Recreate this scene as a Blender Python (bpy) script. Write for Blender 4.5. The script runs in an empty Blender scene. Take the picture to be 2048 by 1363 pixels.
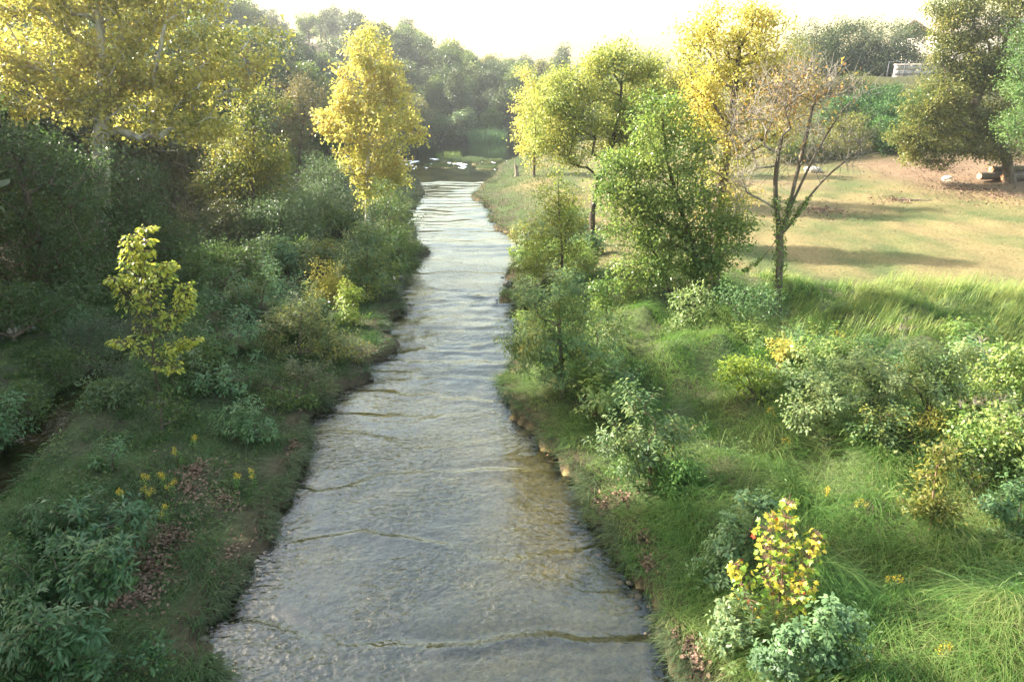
import bpy, math, random
import numpy as np

S = bpy.context.scene
COL = S.collection

# ---------------------------------------------------------------- camera
cam_data = bpy.data.cameras.new('camera')
cam_data.lens = 24.0
cam_data.sensor_width = 36.0
cam_data.clip_start = 0.1
cam_data.clip_end = 3000.0
camera = bpy.data.objects.new('camera', cam_data)
camera.location = (0.0, 0.0, 8.0)
camera.rotation_euler = (math.radians(90.0 - 19.8), 0.0, 0.0)
COL.objects.link(camera)
S.camera = camera

# ---------------------------------------------------------------- sky and sun
SUN_ELEV = math.radians(31.0)
SUN_FROM = (-0.95, 0.31)                      # horizontal direction towards the sun
world = bpy.data.worlds.new('World')
S.world = world
world.use_nodes = True
wn = world.node_tree.nodes; wl = world.node_tree.links
sky = wn.new('ShaderNodeTexSky')
sky.sky_type = 'NISHITA'
sky.sun_disc = False
sky.sun_elevation = SUN_ELEV
sky.sun_rotation = math.atan2(SUN_FROM[0], SUN_FROM[1])
sky.air_density = 2.1
sky.dust_density = 4.0
sky.ozone_density = 1.0
wn['Background'].inputs['Strength'].default_value = 0.125
wl.new(sky.outputs['Color'], wn['Background'].inputs['Color'])

sun_data = bpy.data.lights.new('sun', 'SUN')
sun_data.energy = 5.0
sun_data.angle = math.radians(0.55)
sun_data.color = (1.0, 0.93, 0.83)
sun = bpy.data.objects.new('sun', sun_data)
ce = math.cos(SUN_ELEV); hn = math.hypot(*SUN_FROM)
from mathutils import Vector
to_sun = Vector((SUN_FROM[0] / hn * ce, SUN_FROM[1] / hn * ce, math.sin(SUN_ELEV)))
sun.rotation_euler = to_sun.to_track_quat('Z', 'Y').to_euler()
sun.location = (-40, 30, 60)
COL.objects.link(sun)

S.view_settings.view_transform = 'Standard'
S.view_settings.look = 'None'
S.view_settings.exposure = 2.5
S.view_settings.gamma = 1.0
S.view_settings.use_curve_mapping = False
S.cycles.max_bounces = 7
S.cycles.transparent_max_bounces = 12
S.cycles.transmission_bounces = 5
S.cycles.volume_bounces = 0
S.cycles.use_denoising = True
S.cycles.sample_clamp_indirect = 6.0

# ---------------------------------------------------------------- terrain
def sstep(a, b, x):
    t = np.clip((x - a) / (b - a), 0.0, 1.0)
    return t * t * (3 - 2 * t)

def vnoise(x, y, seed=0):
    """smooth lattice value noise, about -1..1"""
    x = np.asarray(x, float); y = np.asarray(y, float)
    xi = np.floor(x); yi = np.floor(y)
    fx = x - xi; fy = y - yi
    fx = fx * fx * (3 - 2 * fx); fy = fy * fy * (3 - 2 * fy)
    def h(i, j):
        v = np.sin(i * 127.1 + j * 311.7 + seed * 74.7) * 43758.5453
        return (v - np.floor(v)) * 2 - 1
    a = h(xi, yi); b = h(xi + 1, yi); c = h(xi, yi + 1); d = h(xi + 1, yi + 1)
    return (a * (1 - fx) + b * fx) * (1 - fy) + (c * (1 - fx) + d * fx) * fy

# water's edge of the creek, left and right, as x over y (metres, camera above the origin)
LEFT_Y, LEFT_X = ([-40, 7.64, 8.49, 9.97, 11.63, 13.35, 15.0, 16.16, 17.96, 20.75, 25.68, 29.59, 32.17, 36.66, 46.46, 62.04, 71.88, 76.7, 85.22, 93.48, 109.24, 170], [-5.02, -4.02, -4.54, -4.64, -4.64, -4.86, -4.83, -5.24, -4.65, -4.14, -4.41, -4.88, -5.05, -4.74, -7.21, -7.78, -9.89, -12.28, -13.6, -15.54, -17.31, -20.31])
RIGHT_Y, RIGHT_X = ([-40, 7.64, 9.1, 11.27, 13.53, 15.48, 17.61, 18.69, 23.82, 25.81, 30.28, 36.28, 39.37, 44.2, 52.69, 58.19, 73.26, 85.22, 99.9, 109.24, 120.44, 170], [3.09, 2.09, 2.21, 1.72, 1.2, 0.77, -0.17, -0.21, 0.29, -0.24, -0.14, 0.43, 0.55, -1.1, -2.07, -3.45, -1.78, -1.46, 1.49, 5.87, 14.11, 60])
TOE_Y = [-60, 10, 24, 36, 50, 80, 106, 130, 500]
TOE_X = [-17, -17, -19, -19, -15, -15, -18, -18, -18]
BACK_X = [-400, -30, -15, 0, 14, 40, 120, 400]
BACK_Y = [116, 122, 127, 135, 141, 150, 160, 160]
SIDE_Y = [-10, 6, 10, 13.5, 16.5, 19.5, 21.5, 23]       # the little side stream on the left
SIDE_X = [-10.6, -10.4, -10.7, -11.3, -11.9, -12.3, -12.5, -12.6]
SIDE_W = [0.8, 0.8, 0.8, 0.72, 0.55, 0.45, 0.4, 0.1]
BARS = [(-6.4, 92.0, 3.6, 4.2), (-2.6, 90.5, 1.4, 1.6), (-8.2, 83.5, 2.3, 2.0), (-3.0, 81.5, 1.5, 1.6), (-3.8, 86.5, 1.2, 0.9)]                                        # grassy bars in the riffle: x, y, rx, ry

def left_edge(y):
    return np.interp(y, LEFT_Y, LEFT_X) + 0.26 * vnoise(y * 0.8, 3.0, 5) + 0.17 * vnoise(y * 2.6, 9.0, 6) + 0.07 * vnoise(y * 6.0, 4.0, 9)
def right_edge(y):
    return np.interp(y, RIGHT_Y, RIGHT_X) + 0.24 * vnoise(y * 0.8, 13.0, 7) + 0.17 * vnoise(y * 2.4, 2.0, 8) + 0.07 * vnoise(y * 5.7, 6.0, 10)
def toe_dist(x, y):
    d1 = np.interp(y, TOE_Y, TOE_X) - x
    d2 = y - np.interp(x, BACK_X, BACK_Y)
    return np.maximum(d1, d2)

def ground_height(x, y):
    x = np.asarray(x, float); y = np.asarray(y, float)
    dl = left_edge(y) - x
    dr = x - right_edge(y)
    out = np.maximum(dl, dr)                       # > 0 on land
    z = -0.26 + 0.10 * vnoise(x * 0.7, y * 0.5, 1) + 0.04 * vnoise(x * 2.3, y * 2.0, 2)
    z = z - 0.3 * sstep(-0.2, -6.0, -np.abs(out) * 0 + out) * sstep(96, 110, y)
    z = z + 0.10 * sstep(-1.3, -0.1, out)
    land = sstep(-0.05, 0.13, out)
    lift = 0.36 * land + 0.16 * sstep(0.3, 3.0, out) * 1.0
    z = z + lift
    rough = sstep(0.25, 1.6, out)
    near = sstep(70, 30, y)
    # right bank: tussock mounds, then the lawn
    rz = 0.65 * sstep(0.5, 6.0, dr) + 0.012 * np.clip(y - 22, 0, 40) * sstep(2, 8, dr)
    moundy = sstep(0.8, 2.5, dr) * (1 - sstep(23.5, 28, y + 0.25 * (x - 12)))
    m = vnoise(x * 0.62 + 0.25 * y, y * 0.55, 11) + 0.55 * vnoise(x * 1.35, y * 1.2, 12)
    rz = rz + moundy * 0.6 * m
    rz = rz + 1.3 * sstep(44, 62, y) * sstep(22, 42, x)
    rz = rz + 7.2 * sstep(60, 86, y + 0.15 * (x - 40)) * sstep(13, 34, x)
    lawn = sstep(26, 30, y + 0.25 * (x - 12)) * sstep(3, 7, dr)
    rz = rz + lawn * 0.06 * vnoise(x * 0.5, y * 0.5, 14)
    # left bank
    lz = 0.35 * sstep(0.5, 5.0, dl) + rough * 0.13 * (vnoise(x * 0.8, y * 0.7, 15) + 0.5 * vnoise(x * 1.9, y * 1.7, 16))
    z = z + np.where(dr > 0, rz, 0) + np.where(dl > 0, lz, 0)
    # side stream
    sx = np.interp(y, SIDE_Y, SIDE_X); sw = np.interp(y, SIDE_Y, SIDE_W)
    ds = np.abs(x - sx) + 0.1 * vnoise(x * 1.5, y * 1.5, 21)
    carve = (1 - sstep(sw * 0.75, sw + 0.45, ds)) * sstep(24, 21, y)
    z = z * (1 - carve) + 0.02 * carve + carve * 0.05 * vnoise(x * 2, y * 2, 22)
    # the wooded hill on the left and beyond the pool
    d = toe_dist(x, y)
    top = (18.0 - 10.5 * sstep(-55, 5, x)) * (.52 + .48 * sstep(45, 80, y))
    hill = 0.9 * sstep(-0.3, 2.5, d) + top * sstep(-2, 42, d) + 1.1 * sstep(3, 12, d) * vnoise(x * 0.06, y * 0.06, 31)
    z = z + hill
    # grassy bars
    for bx, by, rx, ry in BARS:
        r = np.sqrt(((x - bx) / rx) ** 2 + ((y - by) / ry) ** 2) + 0.22 * vnoise(x * 1.1, y * 0.8, 41)
        z = np.maximum(z, -0.3 + 0.42 * sstep(1.25, 0.75, r) + 0.05 * vnoise(x * 1.5, y * 1.1, 42))
    return z


# ---------------------------------------------------------------- helpers
def gz(x, y):
    return float(ground_height(np.array([x]), np.array([y]))[0])

def tag(o, label=None, cat=None, group=None, kind=None):
    if label: o['label'] = label
    if cat: o['category'] = cat
    if group: o['group'] = group
    if kind: o['kind'] = kind
    return o

def link(name, me, mat=None, parent=None, loc=None):
    o = bpy.data.objects.new(name, me)
    COL.objects.link(o)
    if mat is not None and len(me.materials) == 0:
        me.materials.append(mat)
    if parent is not None: o.parent = parent
    if loc is not None: o.location = loc
    return o

def empty(name, loc, rz=0.0):
    o = bpy.data.objects.new(name, None)
    o.empty_display_size = 0.2
    o.location = loc
    o.rotation_euler = (0, 0, rz)
    COL.objects.link(o)
    return o

def make_mesh(name, verts, faces, smooth=False):
    """verts (n,3); faces: list of (m,k) integer arrays"""
    me = bpy.data.meshes.new(name)
    verts = np.asarray(verts, np.float32)
    if isinstance(faces, np.ndarray): faces = [faces]
    faces = [f for f in faces if len(f)]
    me.vertices.add(len(verts))
    me.vertices.foreach_set('co', verts.ravel())
    loops = np.concatenate([f.ravel() for f in faces]).astype(np.int32)
    sizes = np.concatenate([np.full(len(f), f.shape[1]) for f in faces]).astype(np.int32)
    starts = np.concatenate([[0], np.cumsum(sizes)[:-1]]).astype(np.int32)
    me.loops.add(len(loops))
    me.loops.foreach_set('vertex_index', loops)
    me.polygons.add(len(sizes))
    me.polygons.foreach_set('loop_start', starts)
    if smooth:
        me.polygons.foreach_set('use_smooth', np.ones(len(sizes), bool))
    me.update(calc_edges=True)
    return me

def unit(v):
    return v / np.maximum(np.linalg.norm(v, axis=-1, keepdims=True), 1e-6)

def leaf_quads(P, A, N, L, W, fold=0.18):
    """diamond leaves: base at P, tip along A, face normal about N"""
    A = unit(A)
    B = unit(np.cross(N, A)); Nn = np.cross(A, B)
    L = L[:, None]; W = W[:, None]
    mid = P + A * L * 0.45 + Nn * L * fold
    v = np.stack([P, mid + B * W * 0.5, P + A * L, mid - B * W * 0.5], 1)
    n = len(P)
    f = np.arange(n * 4).reshape(n, 4)
    return v.reshape(-1, 3), f

class Geo:
    def __init__(self): self.v = []; self.f = {}; self.n = 0
    def add(self, v, f):
        self.v.append(np.asarray(v, float)); self.f.setdefault(f.shape[1], []).append(f + self.n); self.n += len(v)
    def mesh(self, name, smooth=False):
        return make_mesh(name, np.concatenate(self.v), [np.concatenate(x) for x in self.f.values()], smooth)

def tube(points, radii, k=6, cap=True):
    P = np.asarray(points, float); n = len(P)
    T = np.gradient(P, axis=0); T = unit(T)
    ref = np.array([0.31, 0.87, 0.12]); 
    A = unit(np.cross(T, ref)); B = np.cross(T, A)
    a = np.linspace(0, 2 * math.pi, k, endpoint=False)
    R = np.asarray(radii, float)
    v = P[:, None] + R[:, None, None] * (np.cos(a)[None, :, None] * A[:, None] + np.sin(a)[None, :, None] * B[:, None])
    f = []
    for i in range(n - 1):
        for j in range(k):
            f.append((i * k + j, i * k + (j + 1) % k, (i + 1) * k + (j + 1) % k, (i + 1) * k + j))
    return v.reshape(-1, 3), np.array(f)

# ---------------------------------------------------------------- materials
def new_mat(name):
    m = bpy.data.materials.new(name); m.use_nodes = True
    nt = m.node_tree
    return m, nt.nodes, nt.links

def ramp(nodes, stops):
    r = nodes.new('ShaderNodeValToRGB')
    e = r.color_ramp.elements
    e[0].position, e[0].color = stops[0][0], (*stops[0][1], 1)
    e[1].position, e[1].color = stops[-1][0], (*stops[-1][1], 1)
    for p, c in stops[1:-1]:
        x = e.new(p); x.color = (*c, 1)
    return r

def leaf_mat(name, cols, trans=0.42, rough=0.5, spec=0.35, scale=0.7, tint=1.25):
    """every leaf its own tone, drifting from clump to clump"""
    m, n, l = new_mat(name)
    geo = n.new('ShaderNodeNewGeometry')
    tc = n.new('ShaderNodeTexCoord')
    info = n.new('ShaderNodeObjectInfo')
    nz = n.new('ShaderNodeTexNoise'); nz.inputs['Scale'].default_value = scale; nz.inputs['Detail'].default_value = 2
    l.new(tc.outputs['Object'], nz.inputs['Vector'])
    a = n.new('ShaderNodeMath'); a.operation = 'MULTIPLY_ADD'
    l.new(nz.outputs['Fac'], a.inputs[0]); a.inputs[1].default_value = 1.5; a.inputs[2].default_value = -0.5
    b = n.new('ShaderNodeMath'); b.operation = 'MULTIPLY_ADD'
    l.new(geo.outputs['Random Per Island'], b.inputs[0]); b.inputs[1].default_value = 0.62
    l.new(a.outputs[0], b.inputs[2])
    c0 = n.new('ShaderNodeMath'); c0.operation = 'MULTIPLY_ADD'
    l.new(info.outputs['Random'], c0.inputs[0]); c0.inputs[1].default_value = 0.25; c0.inputs[2].default_value = -0.18
    c = n.new('ShaderNodeMath'); c.operation = 'ADD'; c.use_clamp = True
    l.new(b.outputs[0], c.inputs[0]); l.new(c0.outputs[0], c.inputs[1])
    k = len(cols)
    r = ramp(n, [(i / (k - 1), cc) for i, cc in enumerate(cols)])
    l.new(c.outputs[0], r.inputs['Fac'])
    p = n['Principled BSDF']
    p.inputs['Roughness'].default_value = rough
    p.inputs['Specular IOR Level'].default_value = spec
    l.new(r.outputs['Color'], p.inputs['Base Color'])
    t = n.new('ShaderNodeBsdfTranslucent')
    mul = n.new('ShaderNodeMix'); mul.data_type = 'RGBA'; mul.blend_type = 'MULTIPLY'; mul.inputs['Factor'].default_value = 1.0
    l.new(r.outputs['Color'], mul.inputs['A']); mul.inputs['B'].default_value = (tint * 1.08, tint * 1.12, tint * 0.8, 1)
    l.new(mul.outputs['Result'], t.inputs['Color'])
    mx = n.new('ShaderNodeMixShader'); mx.inputs['Fac'].default_value = trans
    l.new(p.outputs[0], mx.inputs[1]); l.new(t.outputs[0], mx.inputs[2])
    l.new(mx.outputs[0], n['Material Output'].inputs['Surface'])
    return m

def bark_mat(name, c1, c2, scale=6.0, c3=None):
    m, n, l = new_mat(name)
    tc = n.new('ShaderNodeTexCoord')
    mp = n.new('ShaderNodeMapping'); mp.inputs['Scale'].default_value = (1, 1, 0.22)
    l.new(tc.outputs['Object'], mp.inputs['Vector'])
    nz = n.new('ShaderNodeTexNoise'); nz.inputs['Scale'].default_value = scale; nz.inputs['Detail'].default_value = 6
    l.new(mp.outputs[0], nz.inputs['Vector'])
    r = ramp(n, [(0.35, c1), (0.65, c2)] if c3 is None else [(0.35, c1), (0.52, c2), (0.62, c3)])
    l.new(nz.outputs['Fac'], r.inputs['Fac'])
    p = n['Principled BSDF']; p.inputs['Roughness'].default_value = 0.85; p.inputs['Specular IOR Level'].default_value = 0.2
    l.new(r.outputs[0], p.inputs['Base Color'])
    bp = n.new('ShaderNodeBump'); bp.inputs['Strength'].default_value = 0.6; bp.inputs['Distance'].default_value = 0.03
    l.new(nz.outputs['Fac'], bp.inputs['Height']); l.new(bp.outputs[0], p.inputs['Normal'])
    return m

def plain_mat(name, c1, c2, scale=8.0, rough=0.8, bump=0.3, dist=0.02):
    m, n, l = new_mat(name)
    tc = n.new('ShaderNodeTexCoord')
    nz = n.new('ShaderNodeTexNoise'); nz.inputs['Scale'].default_value = scale; nz.inputs['Detail'].default_value = 5
    l.new(tc.outputs['Object'], nz.inputs['Vector'])
    r = ramp(n, [(0.3, c1), (0.7, c2)]); l.new(nz.outputs['Fac'], r.inputs['Fac'])
    p = n['Principled BSDF']; p.inputs['Roughness'].default_value = rough; p.inputs['Specular IOR Level'].default_value = 0.25
    l.new(r.outputs[0], p.inputs['Base Color'])
    bp = n.new('ShaderNodeBump'); bp.inputs['Strength'].default_value = bump; bp.inputs['Distance'].default_value = dist
    l.new(nz.outputs['Fac'], bp.inputs['Height']); l.new(bp.outputs[0], p.inputs['Normal'])
    return m

LEAF = {
 'gold':       leaf_mat('leaf_gold', [(.10,.13,.035),(.22,.22,.05),(.38,.35,.08),(.48,.43,.13),(.30,.21,.06)], .5),
 'gold2':      leaf_mat('leaf_gold_pale', [(.17,.20,.045),(.34,.33,.07),(.48,.44,.13),(.46,.39,.10),(.32,.22,.06)], .48),
 'amber':      leaf_mat('leaf_amber', [(.20,.23,.05),(.38,.36,.08),(.50,.45,.13),(.46,.36,.08),(.36,.22,.05)], .45, scale=.35),
 'orange':     leaf_mat('leaf_orange', [(.36,.30,.09),(.42,.29,.08),(.36,.21,.06),(.24,.14,.06)], .4),
 'orange2':    leaf_mat('leaf_orange_green', [(.12,.14,.03),(.40,.22,.04),(.36,.15,.03)], .4),
 'yellow':     leaf_mat('leaf_yellow', [(.16,.19,.04),(.36,.33,.07),(.46,.39,.08),(.30,.25,.07)], .42),
 'lime':       leaf_mat('leaf_lime', [(.08,.15,.03),(.20,.26,.04),(.30,.32,.05)], .45),
 'olivegold':  leaf_mat('leaf_olive_gold', [(.05,.08,.02),(.11,.13,.03),(.22,.20,.04),(.36,.28,.05)], .45),
 'olivegold2': leaf_mat('leaf_olive_yellow', [(.07,.10,.025),(.15,.16,.035),(.26,.22,.045)], .42),
 'olivebrown': leaf_mat('leaf_olive_brown', [(.05,.07,.025),(.10,.11,.035),(.18,.13,.045)], .4),
 'olive':      leaf_mat('leaf_olive', [(.05,.075,.02),(.10,.12,.03),(.17,.17,.04),(.20,.16,.04)], .38, rough=.42),
 'rust':       leaf_mat('leaf_rust', [(.09,.10,.035),(.15,.12,.045),(.20,.13,.045)], .4),
 'dark':       leaf_mat('leaf_dark', [(.04,.07,.025),(.065,.11,.035),(.10,.15,.045)], .38),
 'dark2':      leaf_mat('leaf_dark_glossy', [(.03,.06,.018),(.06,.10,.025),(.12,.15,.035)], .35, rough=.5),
 'mid':        leaf_mat('leaf_mid', [(.05,.09,.025),(.08,.13,.035),(.14,.17,.04)], .4),
 'mid2':       leaf_mat('leaf_mid_far', [(.06,.10,.03),(.10,.14,.035),(.16,.18,.045)], .4),
 'dull':       leaf_mat('leaf_dull', [(.06,.075,.03),(.10,.11,.045),(.14,.12,.05)], .38),
 'greyg':      leaf_mat('leaf_grey_green', [(.06,.10,.045),(.09,.135,.06),(.13,.17,.07)], .38),
 'greydark':   leaf_mat('leaf_grey_dark', [(.05,.08,.045),(.08,.11,.06),(.11,.13,.07)], .35),
 'blue':       leaf_mat('leaf_blue_green', [(.05,.11,.042),(.09,.165,.065),(.14,.215,.08)], .36, rough=.45),
 'bluepale':   leaf_mat('leaf_blue_pale', [(.065,.13,.052),(.125,.205,.085),(.21,.29,.125)], .36, rough=.42),
 'bluegreen':  leaf_mat('leaf_blue_mixed', [(.05,.10,.04),(.10,.16,.06),(.15,.20,.07),(.24,.24,.06)], .38),
 'bluemix':    leaf_mat('leaf_blue_yellow', [(.06,.11,.05),(.10,.17,.07),(.20,.23,.06),(.34,.30,.06)], .4),
 'olivemix':   leaf_mat('leaf_olive_flecked', [(.06,.09,.035),(.10,.14,.05),(.15,.16,.05),(.30,.25,.05)], .4),
 'lush':       leaf_mat('leaf_lush', [(.02,.055,.02),(.04,.095,.037),(.07,.135,.05),(.14,.18,.055)], .36, rough=.42),
 'lushdark':   leaf_mat('leaf_lush_dark', [(.025,.06,.02),(.045,.10,.035),(.07,.13,.05)], .35, rough=.42),
 'lightg':     leaf_mat('leaf_light_green', [(.12,.16,.04),(.20,.24,.06),(.30,.31,.08),(.38,.34,.08)], .45),
 'green':      leaf_mat('leaf_green', [(.06,.12,.03),(.11,.18,.045),(.18,.24,.06),(.24,.27,.07)], .42, rough=.42),
 'green2':     leaf_mat('leaf_green_bright', [(.05,.11,.03),(.09,.17,.05),(.15,.22,.07)], .4),
 'yellowgreen':leaf_mat('leaf_yellow_green', [(.09,.13,.03),(.17,.21,.04),(.28,.28,.05)], .42),
 'shrubmix':   leaf_mat('leaf_shrub_mixed', [(.07,.13,.05),(.12,.19,.07),(.20,.24,.06),(.40,.32,.05)], .42, scale=.9),
 'pale':       leaf_mat('leaf_pale', [(.10,.16,.05),(.18,.24,.09),(.28,.32,.14)], .38, rough=.4),
 'palegreen':  leaf_mat('leaf_pale_green', [(.08,.14,.045),(.15,.21,.08),(.23,.28,.11),(.30,.31,.10)], .4, rough=.45),
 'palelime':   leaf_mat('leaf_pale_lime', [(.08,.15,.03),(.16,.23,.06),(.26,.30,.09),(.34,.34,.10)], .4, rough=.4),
 'weed':       leaf_mat('leaf_weed', [(.06,.14,.03),(.11,.21,.05),(.17,.26,.06)], .42),
 'oak':        leaf_mat('leaf_oak', [(.035,.055,.02),(.06,.085,.03),(.09,.11,.035)], .3),
 'oakgrey':    leaf_mat('leaf_oak_grey', [(.05,.07,.04),(.09,.11,.06),(.12,.13,.07)], .3),
 'ivy':        leaf_mat('leaf_ivy', [(.03,.075,.018),(.05,.115,.025),(.08,.16,.035)], .35),
}
BARK = {
 'brown':   bark_mat('bark_brown', (.06,.045,.03), (.14,.11,.08)),
 'dark':    bark_mat('bark_dark', (.035,.028,.02), (.09,.07,.05)),
 'grey':    bark_mat('bark_grey', (.12,.10,.075), (.30,.25,.19)),
 'greybrown': bark_mat('bark_greybrown', (.045,.036,.027), (.135,.11,.08)),
 'pale':    bark_mat('bark_pale', (.22,.19,.15), (.46,.43,.37), 3.0, (.60,.57,.50)),
 'redbrown':bark_mat('bark_redbrown', (.12,.07,.045), (.26,.16,.11)),
 'twig':    bark_mat('bark_twig', (.12,.105,.085), (.26,.235,.19)),
}

# ---------------------------------------------------------------- ground
def axis(parts):
    out = [parts[0][0]]
    for a, b, s0, s1 in parts:
        x = a
        L = b - a
        while x < b - 1e-6:
            f = (x - a) / L
            x += s0 * (s1 / s0) ** f
            if x < b: out.append(x)
        out.append(b)
    return np.unique(np.round(np.array(out), 4))

gx = np.concatenate([-axis([(16, 60, .3, 2), (60, 430, 1.6, 25)])[::-1], axis([(-16, 17, .24, .24)])[1:-1], axis([(17, 60, .3, 1.8), (60, 430, 1.3, 25)])])
gy = np.concatenate([axis([(-60, 5, 6, .3)])[:-1], axis([(5, 32, .24, .38), (32, 105, .38, 1.0), (105, 200, .6, 2.5), (200, 520, 2.5, 25)])])
GX, GY = np.meshgrid(gx, gy)
GZ = ground_height(GX, GY)
nx_, ny_ = len(gx), len(gy)
idx = np.arange(nx_ * ny_).reshape(ny_, nx_)
gf = np.stack([idx[:-1, :-1], idx[:-1, 1:], idx[1:, 1:], idx[1:, :-1]], -1).reshape(-1, 4)
gme = make_mesh('ground', np.stack([GX, GY, GZ], -1).reshape(-1, 3), gf, smooth=True)

# what covers the ground where: soil, green sward, dry lawn, bark mulch, stream bed
def lerp(a, b, t): return a + (b - a) * t[..., None]
soil = np.array([.055, .045, .03]); sward = np.array([.05, .075, .025]); dry = np.array([.15, .118, .055])
drygreen = np.array([.066, .082, .03]); mulch = np.array([.13, .088, .055]); bed = np.array([.36, .28, .13]); algae = np.array([.12, .105, .05])
leafmould = np.array([.085, .065, .045])
DL = left_edge(GY) - GX; DR = GX - right_edge(GY); OUT = np.maximum(DL, DR)
n1 = vnoise(GX * .45, GY * .35, 51); n2 = vnoise(GX * 1.6, GY * 1.3, 52); n3 = vnoise(GX * .18, GY * .25, 53)
c = np.zeros(GX.shape + (3,)) + sward
c = lerp(c, soil + 0 * c, np.clip(.45 + .5 * n2, 0, 1))
lw = sstep(24.5, 28.5, GY + .25 * (GX - 12) + 1.2 * n1) * sstep(2.2, 5.0, DR + .8 * n2)
lawncol = lerp(dry + 0 * c, drygreen + 0 * c, np.clip(.42 + .7 * n1 + .3 * n2, 0, 1))
c = lerp(c, lawncol, lw)
mw = sstep(46, 54, GY + 3 * n1 + .30 * (GX - 30)) * sstep(25, 33, GX + 4 * n3) * sstep(90, 70, GY)
mw = np.maximum(mw, .6 * sstep(.35, .75, n3 + .35 * n1) * sstep(36, 40, GY) * sstep(70, 60, GY) * sstep(11, 14, GX))
c = lerp(c, mulch * (1 + .25 * n2[..., None]), mw)
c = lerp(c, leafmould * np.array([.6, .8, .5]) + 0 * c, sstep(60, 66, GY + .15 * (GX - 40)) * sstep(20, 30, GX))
c = lerp(c, leafmould + 0 * c, sstep(-1, 2, toe_dist(GX, GY)))
wet = sstep(.03, -.03, OUT)
bedcol = lerp(bed + 0 * c, algae + 0 * c, np.clip(.5 + .75 * vnoise(GX * .55, GY * .35, 54) + .35 * n2, 0, 1))
bedcol = lerp(bedcol, np.array([.50, .34, .11]) + 0 * c, sstep(-2.6, -1.0, DR) * sstep(-.2, -.6, DR) * .85 * sstep(.1, .7, .5 + n1) * sstep(17, 13, GY))  # golden bed by the right bank, sun patches painted into its colour
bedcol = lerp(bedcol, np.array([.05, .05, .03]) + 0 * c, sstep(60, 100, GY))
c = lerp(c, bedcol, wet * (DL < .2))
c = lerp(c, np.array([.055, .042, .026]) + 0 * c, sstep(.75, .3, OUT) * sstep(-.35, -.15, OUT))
sidew = sstep(1.0, .7, np.abs(GX - np.interp(GY, SIDE_Y, SIDE_X)) / np.interp(GY, SIDE_Y, SIDE_W)) * (GY < 23)
c = lerp(c, np.array([.055, .042, .02]) + 0 * c, sidew)
ca = gme.color_attributes.new('cover', 'FLOAT_COLOR', 'POINT')
ca.data.foreach_set('color', np.concatenate([np.clip(c, .01, 1), np.ones(GX.shape + (1,))], -1).astype(np.float32).ravel())

m, n, l = new_mat('earth')
at = n.new('ShaderNodeAttribute'); at.attribute_name = 'cover'
tc = n.new('ShaderNodeTexCoord')
nz = n.new('ShaderNodeTexNoise'); nz.inputs['Scale'].default_value = 9; nz.inputs['Detail'].default_value = 8; nz.inputs['Roughness'].default_value = .7
l.new(tc.outputs['Object'], nz.inputs['Vector'])
rr = ramp(n, [(.3, (.45, .45, .42)), (.7, (1.5, 1.5, 1.5))]); l.new(nz.outputs['Fac'], rr.inputs['Fac'])
mul = n.new('ShaderNodeMix'); mul.data_type = 'RGBA'; mul.blend_type = 'MULTIPLY'; mul.inputs['Factor'].default_value = 1
l.new(at.outputs['Color'], mul.inputs['A']); l.new(rr.outputs[0], mul.inputs['B'])
p = n['Principled BSDF']; p.inputs['Roughness'].default_value = .95; p.inputs['Specular IOR Level'].default_value = .1
l.new(mul.outputs['Result'], p.inputs['Base Color'])
bp = n.new('ShaderNodeBump'); bp.inputs['Strength'].default_value = .7; bp.inputs['Distance'].default_value = .05
l.new(nz.outputs['Fac'], bp.inputs['Height']); l.new(bp.outputs[0], p.inputs['Normal'])
tag(link('ground', gme, m), 'ground of the creek valley with grassy banks, dry lawn and wooded slope', kind='structure')

# ---------------------------------------------------------------- water
def water_height(x, y):
    h = np.zeros_like(x)
    # low ledges across the bed: standing waves just downstream of each
    for yc, amp, w, sd in [(8.75, .035, .16, 1), (10.75, .018, .12, 2), (12.95, .022, .14, 3), (15.0, .02, .16, 4), (16.3, .02, .16, 5), (17.5, .022, .18, 6),
                           (19.1, .03, .22, 7), (20.4, .03, .24, 8), (21.6, .035, .24, 9), (23.0, .03, .26, 10), (24.6, .035, .28, 11), (26.6, .045, .3, 12), (28.2, .045, .34, 13),
                           (31.5, .02, .35, 14), (37.0, .05, .45, 15), (42.0, .05, .5, 16), (46.0, .05, .5, 17), (50, .05, .6, 18), (55, .05, .6, 19), (60, .05, .7, 20), (66, .04, .7, 21)]:
        yy = y - yc - .55 * vnoise(x * .45, x * 0 + sd, 61) - .14 * vnoise(x * 1.7, x * 0 + sd, 62)
        mod = .35 + .65 * sstep(-.5, .5, vnoise(x * .5 + sd * 3.1, x * 0, 63))
        h += 2.1 * amp * mod * (np.exp(-(yy / w) ** 2) - .8 * np.exp(-((yy - 1.6 * w) / (1.1 * w)) ** 2) + .45 * np.exp(-((yy + 2.1 * w) / w) ** 2))
    rip = sstep(17.5, 20, y) * sstep(31, 27, y) + .35 * sstep(33, 38, y) * sstep(75, 60, y) + .25 * sstep(13, 17, y) * sstep(20, 17.5, y)
    h += .03 * rip * ((1 - 2 * np.abs(vnoise(x * .8, y * 2.3, 64))) + .5 * (1 - 2 * np.abs(vnoise(x * 1.9 + 5, y * 4.6, 65))))
    h += .02 * sstep(76, 80, y) * sstep(98, 92, y) * (vnoise(x * 1.2, y * 2.2, 66))
    return h
wy = np.concatenate([axis([(-30, 7, 2, .1)])[:-1], axis([(7, 30, .07, .11), (30, 75, .11, .25), (75, 100, .2, .6), (100, 190, .6, 6)])])
nu = 60
wu = np.linspace(0, 1, nu)
WL = np.interp(wy, LEFT_Y, LEFT_X) - .5; WR = np.interp(wy, RIGHT_Y, RIGHT_X) + .5
WX = WL[:, None] + (WR - WL)[:, None] * wu[None]
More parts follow.
